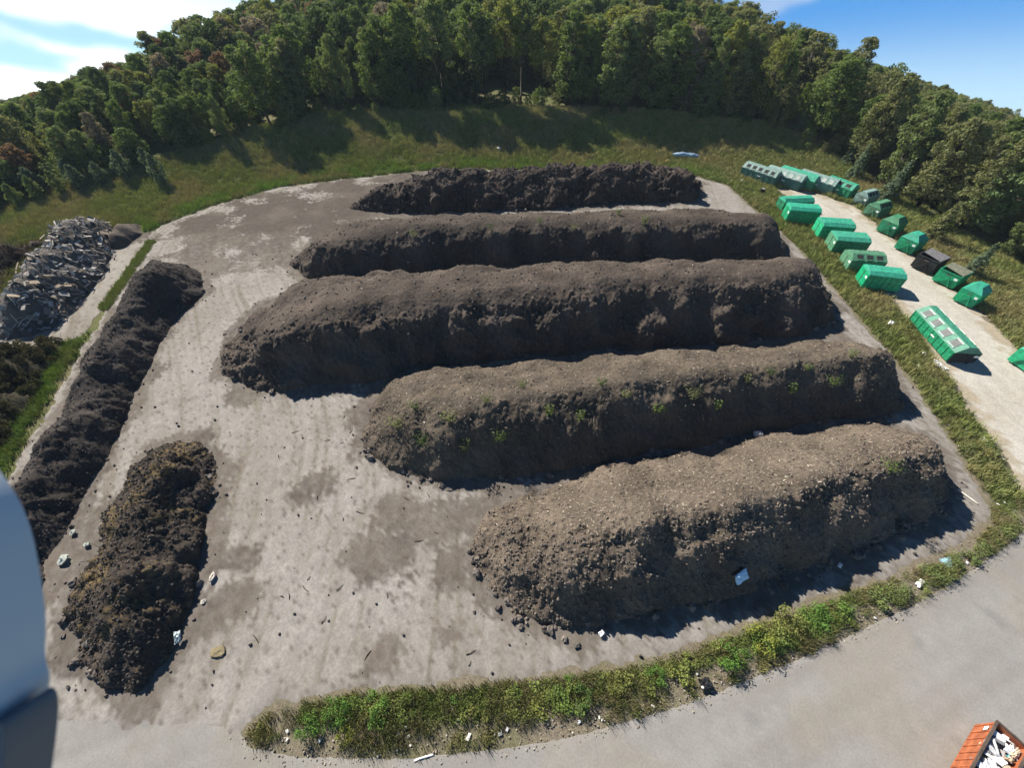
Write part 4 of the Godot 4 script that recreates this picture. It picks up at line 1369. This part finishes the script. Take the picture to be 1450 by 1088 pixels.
# a dented, folded lump or sheet of the given size
func crumple(s: Vector3, seed_: int) -> ArrayMesh:
	var mb := MB.new()
	var n := 7
	var pts := [[], []]
	for side in 2:
		for j in n:
			for i in n:
				var u := i / float(n - 1) - 0.5
				var v := j / float(n - 1) - 0.5
				var e := 1.0 - pow(maxf(absf(u), absf(v)) * 2.0, 4.0)
				var k: float = nz.tiny.get_noise_3d(u * 2.2 * (1 + s.x) + seed_, v * 2.2 * (1 + s.z), side * 3.0)
				var y: float = (0.5 if side == 0 else -0.5) * (0.25 + 0.75 * e) + 0.55 * k
				var jit := 0.09 * Vector2(nz.tiny.get_noise_2d(u * 9.0 + seed_, v * 9.0), nz.tiny.get_noise_2d(v * 9.0, u * 9.0 + seed_))
				pts[side].append(Vector3((u + jit.x) * s.x, y * s.y, (v + jit.y) * s.z))
	for j in n - 1:
		for i in n - 1:
			var a := j * n + i
			mb.quad(pts[0][a], pts[0][a + 1], pts[0][a + n + 1], pts[0][a + n], Color.WHITE)
			mb.quad(pts[1][a], pts[1][a + n], pts[1][a + n + 1], pts[1][a + 1], Color.WHITE)
	for i in n - 1:
		for q in [[i, i + 1], [n * n - n + i + 1, n * n - n + i], [(i + 1) * n, i * n], [i * n + n - 1, (i + 1) * n + n - 1]]:
			mb.quad(pts[0][q[1]], pts[0][q[0]], pts[1][q[0]], pts[1][q[1]], Color.WHITE)
	return mb.mesh()

# ------------------------------------------------------------------ scrap lumber, brush and thicket
func make_scrap() -> void:
	var root := thing("scrap_lumber_heap", "big heap of broken grey boards and panels on the gravel", "scrap heap")
	var d := heap("DP", DP, 6.4, [1.2, 1.2, 1.3, 1.3], 0.35, 0.8, {"seed": 341.0, "dark": Color(0.12, 0.11, 0.10)})
	part(root, "mound", d.mesh)
	M.boards = []
	for c in [Color(0.36, 0.335, 0.30), Color(0.25, 0.23, 0.21), Color(0.48, 0.455, 0.42), Color(0.19, 0.205, 0.225), Color(0.38, 0.31, 0.23), Color(0.16, 0.135, 0.11)]:
		var m: StandardMaterial3D = M.wood.duplicate()
		m.albedo_color = lin(c)
		M.boards.append(m)
	var shapes := [one(null, Transform3D.IDENTITY, Vector3(1.2, 0.05, 0.16)), one(null, Transform3D.IDENTITY, Vector3(0.9, 0.06, 0.2)), one(null, Transform3D.IDENTITY, Vector3(1.0, 0.04, 0.65)), one(null, Transform3D.IDENTITY, Vector3(1.7, 0.09, 0.09)), one(null, Transform3D.IDENTITY, Vector3(0.7, 0.08, 0.4))]
	var v: PackedVector3Array = d.v
	var n: PackedVector3Array = d.n
	var made := 0
	while made < 290:
		var k := rng.randi() % v.size()
		if v[k].y < 0.25: continue
		made += 1
		var tan_ := v[k].z > -49.0
		var m: int = [4, 4, 1, 4, 0, 2][rng.randi() % 6] if tan_ else [0, 1, 2, 3, 0, 4, 2, 5][rng.randi() % 8]
		var b := Basis(Quaternion(Vector3.UP, n[k].slerp(Vector3.UP, 0.3).normalized())) * spin(rng.randf() * TAU) * Basis(Vector3.BACK, rng.randf_range(-0.5, 0.5)) * Basis(Vector3.RIGHT, rng.randf_range(-0.5, 0.5))
		part(root, "board" , shapes[[0, 1, 2, 3, 4, 0, 1, 1][rng.randi() % 8]], M.boards[m], Transform3D(b, v[k] + n[k] * rng.randf_range(0.05, 0.5)))
	for s in 3:
		var xf := []
		var co := []
		for i in 260:
			var k := rng.randi() % v.size()
			if v[k].y < 0.1: continue
			xf.append(Transform3D(Basis(Quaternion(Vector3.UP, n[k].normalized())) * spin(rng.randf() * TAU) * Basis(Vector3.BACK, rng.randf_range(-0.7, 0.7)), v[k] + n[k] * rng.randf_range(0.0, 0.25)))
			co.append(vary([Color(0.30, 0.29, 0.27), Color(0.20, 0.19, 0.18), Color(0.38, 0.34, 0.28)][rng.randi() % 3], 0.3))
		var mm := one(M.chip, Transform3D.IDENTITY, [Vector3(0.7, 0.04, 0.12), Vector3(0.5, 0.05, 0.35), Vector3(1.2, 0.06, 0.07)][s])
		var o := scatter(mm, xf, co)
		o.name = "splinters" if s == 0 else "splinters_%03d" % s
		o.set_meta("kind", "stuff")
		root.add_child(o)
	# brush piled behind the lumber
	root = thing("brush_pile", "dark brown pile of brush and branches behind the scrap lumber", "brush pile")
	d = heap("brush", BRUSH, 2.6, [0.9, 0.9, 0.9, 0.9], 0.4, 0.9, {"seed": 371.0, "dark": Color(0.05, 0.038, 0.032)})
	part(root, "mound", d.mesh)
	twigs(root, d, 1500, Color(0.085, 0.06, 0.05))
	# thicket between the gravel path and the bright grass
	root = thing("bramble_thicket", "low dark brown thicket of brambles beside the strip of bright grass", "thicket")
	d = heap("thick", THICK, 3.2, [0.8, 0.8, 0.7, 0.6], 0.4, 0.7, {"seed": 391.0, "dark": Color(0.05, 0.046, 0.03)})
	part(root, "mound", d.mesh)
	twigs(root, d, 1500, Color(0.08, 0.07, 0.045))
	var xf := []
	var co := []
	for i in 420:
		var k: int = rng.randi() % d.v.size()
		if d.v[k].y < 0.0: continue
		var h := rng.randf_range(0.6, 1.4)
		xf.append(Transform3D(spin(rng.randf() * TAU).scaled(Vector3(h, h, h)), d.v[k] - Vector3(0, 0.2, 0)))
		co.append(vary(Color(0.075, 0.072, 0.036), 0.35))
	var bm := ArrayMesh.new()
	bm.add_surface_from_arrays(Mesh.PRIMITIVE_TRIANGLES, KIND[6][0].surface_get_arrays(0))
	bm.surface_set_material(0, M.leaf)
	var o := scatter(bm, xf, co)
	o.name = "foliage"
	o.set_meta("kind", "stuff")
	root.add_child(o)

func twigs(root: Node3D, d: Dictionary, count: int, c: Color) -> void:
	var mb := MB.new()
	for i in count:
		var k: int = rng.randi() % d.v.size()
		var a: Vector3 = d.v[k]
		if a.y < 0.0: continue
		var dir: Vector3 = (unit() + d.n[k] * 0.6).normalized()
		mb.tube(a, a + dir * rng.randf_range(0.4, 1.5), 0.03, 0.01, 3, vary(c, 0.4))
	var o := part(root, "twigs", mb.mesh(M.chip))
	o.set_meta("kind", "stuff")

# ------------------------------------------------------------------ litter and small things
func stone(called: String, label: String, category: String, at: Vector3, s: Vector3, c: Color) -> void:
	var o := MeshInstance3D.new()
	o.mesh = clod_meshes[rng.randi() % 3]
	o.set_surface_override_material(0, plain(c, 0.9))
	o.transform = Transform3D(spin(rng.randf() * TAU).scaled(s * 1.25), at)
	tag(o, called, label, category)

func litter(called: String, label: String, category: String, at: Vector3, s: Vector3, c: Color, yaw: float, tilt := 0.0, group := "", rough := 0.6) -> void:
	var o := MeshInstance3D.new()
	o.mesh = crumple(s, int(at.x * 31.0 + at.z * 17.0))
	o.set_surface_override_material(0, plain(c, rough))
	o.transform = Transform3D(spin(yaw) * Basis(Vector3.RIGHT, tilt), at)
	tag(o, called, label, category, group)

func on_heap(x: float, z: float) -> Vector3:
	var best := 1e9
	var at := Vector3(x, 0, z)
	for d in piles:
		for p in d.v:
			var e := Vector2(p.x - x, p.z - z).length_squared()
			if e < best:
				best = e
				at = p
	return at

func make_litter() -> void:
	var white := Color(0.74, 0.75, 0.75)
	litter("plastic_sheet", "crumpled pale blue plastic sheet on the foot of the windrow next to the road", "plastic", on_heap(16.6, -11.0) + Vector3(0, 0.12, 0.3), Vector3(1.15, 0.2, 0.8), Color(0.42, 0.60, 0.74), 0.5, 0.85)
	litter("plastic_sheet", "light blue torn plastic lying on the verge by the asphalt", "plastic", Vector3(34.3, 0.12, -12.4), Vector3(1.0, 0.2, 0.8), Color(0.30, 0.52, 0.62), 0.3)
	litter("paper_scrap", "bright white bent scrap under the weeds near the blue plastic", "litter", Vector3(31.0, 0.12, -10.9), Vector3(0.8, 0.18, 0.35), white, 0.5)
	litter("rubbish_bag", "shiny black rubbish bag slumped on the verge", "rubbish bag", Vector3(12.7, 0.22, -4.6), Vector3(0.75, 0.5, 0.6), Color(0.018, 0.018, 0.02), 0.2, 0.0, "", 0.3)
	litter("white_box", "white box lying on the pad at the windrow's foot", "box", Vector3(6.3, 0.22, -7.5), Vector3(0.42, 0.3, 0.32), white, 0.6, 0.2)
	stone("clay_lump", "dark clay lump with its shadow on the bare pad", "lump", Vector3(4.5, 0.16, -6.8), Vector3(0.4, 0.3, 0.32), Color(0.10, 0.09, 0.075))
	stone("foam_block", "broken white foam block on the pad beside the manure heap", "foam", Vector3(-22.9, 0.25, -11.3), Vector3(0.3, 0.3, 0.55), Color(0.55, 0.5, 0.43))
	stone("stone", "small pale stone beside the white foam block", "stone", Vector3(-22.8, 0.12, -9.6), Vector3(0.3, 0.2, 0.3), Color(0.4, 0.38, 0.34))
	litter("plastic_jug", "greyish plastic container half buried at the manure heap's foot", "plastic", Vector3(-23.2, 0.5, -7.2), Vector3(0.4, 0.22, 0.75), Color(0.33, 0.39, 0.40), 0.3, 0.4)
	stone("straw_clump", "clump of yellow straw on the bare pad", "straw", Vector3(-20.2, 0.14, -6.4), Vector3(0.8, 0.2, 0.55), Color(0.20, 0.165, 0.09))
	stone("boulder", "largest pale boulder on the track between the two dark heaps", "boulder", Vector3(-35.2, 0.3, -12.6), Vector3(0.55, 0.4, 0.6), Color(0.36, 0.40, 0.36))
	stone("boulder", "cream boulder next to the largest pale boulder", "boulder", Vector3(-34.2, 0.25, -13.8), Vector3(0.35, 0.28, 0.3), Color(0.36, 0.40, 0.36))
	stone("boulder", "small boulder at the black heap's foot", "boulder", Vector3(-36.0, 0.3, -14.8), Vector3(0.34, 0.28, 0.34), Color(0.36, 0.40, 0.36))
	litter("paper_bundle", "white paper bundle in the grass opposite the long lone container", "litter", Vector3(47.7, 0.2, -42.0), Vector3(0.9, 0.4, 0.5), white, 0.8)
	litter("plastic_sheet", "large white plastic sheet beside the long lone container", "plastic", Vector3(48.7, 0.12, -34.6), Vector3(0.9, 0.22, 1.7), white, 0.3)
	litter("paper_scrap", "white scrap at the top of the large plastic sheet", "litter", Vector3(48.2, 0.12, -36.4), Vector3(0.7, 0.2, 0.4), white, 1.0)
	litter("paper_scrap", "white scrap in long grass beside the large plastic sheet", "litter", Vector3(46.3, 0.12, -34.4), Vector3(0.4, 0.15, 0.4), white, 0.2)
	litter("paper_scrap", "white folded scrap on the verge where lane and road meet", "litter", Vector3(45.9, 0.14, -24.1), Vector3(0.5, 0.25, 0.6), white, 0.4)
	litter("pale_stick", "pale stick lying at the end of the chip-crusted windrow", "stick", Vector3(39.9, 0.12, -18.1), Vector3(0.12, 0.1, 1.5), Color(0.6, 0.55, 0.48), 0.5)
	litter("pale_stick", "white plank end lying at the asphalt edge", "stick", Vector3(-5.3, 0.06, -0.95), Vector3(1.1, 0.08, 0.1), white, 0.25)
	litter("bottle_litter", "small white bottle at the foot of the chip-crusted windrow", "litter", Vector3(25.6, 0.15, -12.2), Vector3(0.4, 0.22, 0.25), white, 0.8)
	litter("white_bag", "white round bag between the two windrows next to the road", "bag", Vector3(24.0, 0.45, -24.6), Vector3(0.7, 0.55, 0.6), Color(0.55, 0.54, 0.5), 0.0)
	litter("tarpaulin_bundle", "long blue-grey tarpaulin bundle lying in the shade of the grass bank", "tarpaulin", Vector3(37.5, ground_height(37.5, -98.5) + 0.5, -98.5), Vector3(5.2, 0.7, 1.3), Color(0.18, 0.27, 0.36), -0.05)
	litter("timber_plank", "yellow plank lying in the grass of the bank", "plank", Vector3(33.0, ground_height(33.0, -96.5) + 0.25, -96.5), Vector3(1.6, 0.3, 0.4), Color(0.6, 0.45, 0.15), 0.9)
	litter("paper_scrap", "white scrap high on the grass bank", "litter", Vector3(-2.8, ground_height(-2.8, -101.0) + 0.3, -101.0), Vector3(0.7, 0.3, 0.8), white, 0.9)
	litter("paper_scrap", "white scrap on grass before the dark teal container", "litter", Vector3(45.4, 0.2, -86.6), Vector3(0.7, 0.3, 0.5), white, 0.4)
	var barrel := thing("steel_drum", "grey steel drum standing on the verge near the shortest green container", "drum")
	barrel.position = Vector3(47.0, 0, -80.8)
	var cy := MB.new()
	cy.tube(Vector3(0, 0, 0), Vector3(0, 1.0, 0), 0.36, 0.36, 16, Color.WHITE)
	part(barrel, "drum_wall", cy.mesh(plain(Color(0.14, 0.14, 0.15), 0.5)))
	for y in [0.02, 0.34, 0.67, 0.98]:
		var rg := MB.new()
		rg.tube(Vector3(0, y - 0.025, 0), Vector3(0, y + 0.025, 0), 0.385, 0.385, 16, Color.WHITE)
		part(barrel, "hoop", rg.mesh(plain(Color(0.18, 0.18, 0.18), 0.5)))
	var lid := CylinderMesh.new()
	lid.top_radius = 0.355
	lid.bottom_radius = 0.355
	lid.height = 0.03
	part(barrel, "lid", lid, plain(Color(0.2, 0.2, 0.2), 0.5), Transform3D(Basis.IDENTITY, Vector3(0, 0.96, 0)))
	# small blown litter along the verges
	var made := 0
	while made < 70:
		var x := rng.randf_range(-14, 50)
		var z := rng.randf_range(-34, -1)
		if not open_ground(x, z) or (z < -18.0 and x < 42.0): continue
		if x < 42.0 and -sd("road", x, z) > 2.4: continue
		made += 1
		var s := rng.randf_range(0.06, 0.17)
		litter("litter_scrap", "tiny pale scrap of litter blown onto the verge", "litter", Vector3(x, 0.08, z), Vector3(s * 1.4, 0.07, s), vary(Color(0.62, 0.61, 0.57), 0.25), rng.randf() * 3.0, 0.2, "tiny litter on the verges")
	# sticks and small dark clods left on the pad
	made = 0
	while made < 26:
		var x := rng.randf_range(-22, 0)
		var z := rng.randf_range(-28, -4)
		if sd("pad", x, z) < 1.0 or pile_edge(x, z) > -0.6: continue
		made += 1
		var l := rng.randf_range(0.3, 0.8)
		var mb := MB.new()
		mb.tube(Vector3(-l / 2, 0, 0), Vector3(0, 0.03, 0.04), 0.025, 0.025, 5, Color.WHITE)
		mb.tube(Vector3(0, 0.03, 0.04), Vector3(l / 2, 0, 0), 0.025, 0.012, 5, Color.WHITE)
		var o := MeshInstance3D.new()
		o.mesh = mb.mesh(plain(vary(Color(0.14, 0.115, 0.09), 0.4), 0.9))
		o.transform = Transform3D(spin(rng.randf() * TAU), Vector3(x, 0.075, z))
		tag(o, "twig", "short brown twig lying loose on the bare pad", "twig", "twigs on the pad")
	var xf := []
	var co := []
	for i in 5200:
		var x := rng.randf_range(-48, 44)
		var z := rng.randf_range(-60, -3)
		if sd("pad", x, z) < 0.3: continue
		var e := pile_edge(x, z)
		if e > -0.1 or rng.randf() > 0.12 + 0.9 * exp(e * 0.8) + 0.25 * mud(x, z): continue
		var s := lerpf(0.04, 0.26, pow(rng.randf(), 3.0))
		xf.append(Transform3D(tumble().scaled(Vector3.ONE * s), Vector3(x, 0.05 + s * 0.2, z)))
		co.append(vary(Color(0.10, 0.083, 0.07), 0.4))
	tag(scatter(clod_meshes[1], xf, co), "loose_clods", "small dark clods scattered over the bare pad", "clods", "", "stuff")

# ------------------------------------------------------------------ the drone's own leg, close to the lens
func make_drone_leg() -> void:
	var root := thing("drone_landing_leg", "smooth pale blue plastic landing leg of the drone with dark foot", "landing leg")
	var cam := Transform3D(Basis.from_euler(Vector3(deg_to_rad(-47), 0, 0)), Vector3(0, 34, 0))
	root.transform = cam * Transform3D(Basis.IDENTITY, Vector3(-0.450, -0.152, -0.36))
	# a leg 6 cm thick with a rounded shoulder, running down out of sight
	var outline := PackedVector2Array()
	for q in [[-0.18, 0.13], [-0.10, 0.125], [-0.045, 0.098], [-0.018, 0.07], [0.006, 0.03], [0.018, -0.03], [0.022, -0.07], [0.020, -0.10], [0.026, -0.115], [0.022, -0.14], [0.012, -0.20], [0.0, -0.30], [-0.18, -0.30]]: outline.append(Vector2(q[0], q[1]))
	outline = softened(outline)
	part(root, "shell", rounded_slab(outline, 0.06, 0.014), leg_paint(Color(0.47, 0.51, 0.54)))
	var foot := PackedVector2Array()
	for q in [[0.030, -0.118], [0.046, -0.122], [0.040, -0.18], [0.030, -0.24], [0.02, -0.30], [-0.01, -0.30], [0.016, -0.20]]: foot.append(Vector2(q[0], q[1]))
	foot = softened(foot)
	part(root, "foot_pad", rounded_slab(foot, 0.04, 0.006), leg_paint(Color(0.10, 0.11, 0.125)))

func softened(o: PackedVector2Array) -> PackedVector2Array:
	for k in 3:
		var q := PackedVector2Array()
		for i in o.size():
			var b := o[(i + 1) % o.size()]
			q.append(o[i].lerp(b, 0.25))
			q.append(o[i].lerp(b, 0.75))
		o = q
	return o

func leg_paint(c: Color) -> StandardMaterial3D:
	return plain(c, 0.5, false)

func rounded_slab(o: PackedVector2Array, depth: float, r: float) -> ArrayMesh:
	var mb := MB.new()
	var rings := []
	var steps := 6
	for s in range(-steps, steps + 1):
		var a := s / float(steps) * PI / 2
		var inset := r * (1.0 - cos(a))
		var z := sin(a) * r + signf(s) * (depth / 2 - r)
		var q := Geometry2D.offset_polygon(o, -inset - 0.0001, Geometry2D.JOIN_MITER)
		rings.append([o if q.is_empty() or q[0].size() != o.size() else shrink(o, inset), z])
	for k in rings.size() - 1:
		var a: PackedVector2Array = rings[k][0]
		var b: PackedVector2Array = rings[k + 1][0]
		for i in o.size():
			var j := (i + 1) % o.size()
			mb.quad(Vector3(a[i].x, a[i].y, rings[k][1]), Vector3(a[j].x, a[j].y, rings[k][1]), Vector3(b[j].x, b[j].y, rings[k + 1][1]), Vector3(b[i].x, b[i].y, rings[k + 1][1]), Color.WHITE)
	for k in [0, rings.size() - 1]:
		var p: PackedVector2Array = rings[k][0]
		var t := Geometry2D.triangulate_polygon(p)
		for i in range(0, t.size(), 3):
			var q := [p[t[i]], p[t[i + 1]], p[t[i + 2]]]
			mb.tri(Vector3(q[0].x, q[0].y, rings[k][1]), Vector3(q[1].x, q[1].y, rings[k][1]), Vector3(q[2].x, q[2].y, rings[k][1]), Color.WHITE)
	var st := SurfaceTool.new()
	st.begin(Mesh.PRIMITIVE_TRIANGLES)
	st.set_smooth_group(0)
	for p in mb.v: st.add_vertex(p)
	st.index()
	st.generate_normals()
	return st.commit()

func shrink(o: PackedVector2Array, d: float) -> PackedVector2Array:
	var out := PackedVector2Array()
	var n := o.size()
	for i in n:
		var a := (o[i] - o[(i + n - 1) % n]).normalized()
		var b := (o[(i + 1) % n] - o[i]).normalized()
		var m := (Vector2(a.y, -a.x) + Vector2(b.y, -b.x)).normalized()
		out.append(o[i] + m * d)
	return out

# ------------------------------------------------------------------ ready
func _ready() -> void:
	rng.seed = 20240917
	# camera: a drone's lens, 34 m above the road
	var cam := Camera3D.new()
	cam.position = Vector3(0, 34, 0)
	cam.rotation_degrees = Vector3(-47, 0, 0)
	cam.fov = 84.4
	cam.near = 0.05
	cam.far = 3000.0
	var lens := CameraAttributesPhysical.new()
	lens.frustum_focal_length = 13.23
	lens.exposure_aperture = 2.8
	lens.frustum_focus_distance = 45.0
	cam.attributes = lens
	cam.fov = 84.4
	add_child(cam)
	cam.make_current()
	make_sky()
	var sun := DirectionalLight3D.new()
	sun.light_energy = 1.6
	sun.light_color = Color(1.0, 0.968, 0.92)
	sun.light_angular_distance = 0.5
	sun.shadow_enabled = true
	sun.directional_shadow_max_distance = 400.0
	add_child(sun)
	sun.look_at_from_position(Vector3.ZERO, Vector3(0.505, -0.65, 0.57), Vector3.UP)
	noise("hill", 5, 0.02, 3)
	noise("patch", 9, 0.06, 2)
	noise("stain", 14, 0.16, 4)
	noise("edge", 21, 0.35, 3)
	noise("fine", 33, 0.9, 3)
	noise("slump", 37, 0.11, 2)
	noise("rut", 41, 0.5, 2)
	noise("pock", 55, 1.0, 1, true)
	noise("lump", 61, 0.28, 2)
	noise("clod", 71, 0.55, 4, true).fractal_lacunarity = 2.15
	nz.clod.fractal_gain = 0.58
	noise("clod_small", 77, 1.7, 1, true)
	noise("tiny", 87, 2.6, 2)
	make_materials()
	sgrid("pad", PAD, 1.0, 8.0)
	sgrid("road", ROAD, 1.0, 8.0)
	sgrid("lane", LANE, 1.0, 8.0)
	sgrid("lgr", LGR, 1.0, 6.0)
	sgrid("clear", CLEAR, 4.0, 260.0)
	for k in [["W1", W1], ["W2", W2], ["W3", W3], ["W4", W4], ["W5", W5], ["LP", LP], ["NLP", NLP], ["SM", SM], ["DP", DP], ["thick", THICK], ["brush", BRUSH]]: sgrid(k[0], k[1], 0.8, 6.0)
	print("grids ", Time.get_ticks_msec())
	make_ground()
	print("ground ", Time.get_ticks_msec())
	make_surfaces()
	print("surfaces ", Time.get_ticks_msec())
	make_heaps()
	print("heaps ", Time.get_ticks_msec())
	M.leaves_bright = []
	for c in [Color(0.10, 0.20, 0.036), Color(0.08, 0.14, 0.036), Color(0.20, 0.22, 0.04), Color(0.16, 0.175, 0.05)]: M.leaves_bright.append(leafy(c, 0.6))
	make_forest()
	print("forest ", Time.get_ticks_msec())
	make_containers()
	make_scrap()
	print("containers ", Time.get_ticks_msec())
	make_grass()
	print("grass ", Time.get_ticks_msec())
	make_litter()
	make_drone_leg()
	print("done ", Time.get_ticks_msec())

# ------------------------------------------------------------------ sky
func make_sky() -> void:
	var w := 1024
	var h := 512
	var im := Image.create(w, h, false, Image.FORMAT_RGBF)
	var n := FastNoiseLite.new()
	n.seed = 8
	n.frequency = 0.9
	n.fractal_octaves = 5
	for j in h:
		var el := (0.5 - (j + 0.5) / h) * PI
		for i in w:
			var az := (i + 0.5) / w * TAU      # 0 straight ahead, positive to the right
			if el < -0.02 or el > 0.9:
				im.set_pixel(i, j, Color(0.36, 0.5, 0.6) if el < 0.0 else Color(0.009, 0.04, 0.125))
				continue
			var up := clampf(sin(el), 0.0, 1.0)
			# nearer the sun (ahead, a little left, high) the air is whiter
			var toward := Vector3(sin(az) * cos(el), sin(el), -cos(az) * cos(el)).dot(Vector3(-0.42, 0.62, -0.66).normalized())
			var glow := smoothstep(0.12, -0.62, sin(az))
			var low := smoothstep(0.34, 0.0, up)
			var blue := Color(0.37, 0.55, 0.68).lerp(Color(0.036, 0.215, 0.54), smoothstep(0.0, 0.15, up)).lerp(Color(0.009, 0.04, 0.125), smoothstep(0.12, 0.6, up))
			var col := blue.lerp(Color(0.40, 0.66, 0.72), glow * low * 0.9)
			col = col.lerp(Color(0.4, 0.48, 0.56), smoothstep(0.86, 1.0, toward) * 0.7)
			# streaks of cloud, drawn out sideways
			var c: float = n.get_noise_3d(sin(az) * 3.2 + up * 6.0, up * 13.0, cos(az) * 3.2)
			var cover := lerpf(0.22, -0.30, smoothstep(0.1, 0.75, glow))
			col = col.lerp(Color(0.52, 0.55, 0.60).lerp(Color(1.0, 1.02, 1.03), glow), smoothstep(cover, cover + 0.25, c) * lerpf(0.7, 1.0, glow) * low)
			im.set_pixel(i, j, col)
	var sky := Sky.new()
	var pm := PanoramaSkyMaterial.new()
	pm.panorama = ImageTexture.create_from_image(im)
	sky.sky_material = pm
	var env := Environment.new()
	env.background_mode = Environment.BG_SKY
	env.sky = sky
	env.sky_rotation = Vector3(deg_to_rad(SKY_TILT), 0, 0)
	env.tonemap_mode = Environment.TONE_MAPPER_LINEAR
	env.tonemap_exposure = 2.2
	env.background_energy_multiplier = 0.7
	env.fog_enabled = true
	env.fog_density = 0.00014
	env.fog_light_color = Color(0.80, 0.88, 0.95)
	env.sdfgi_enabled = true
	env.ssao_enabled = true
	env.ssil_enabled = true
	var we := WorldEnvironment.new()
	we.environment = env
	add_child(we)

const SKY_TILT := -14.5   # the yard lies on a slope that faces the lens; up is taken square to the yard
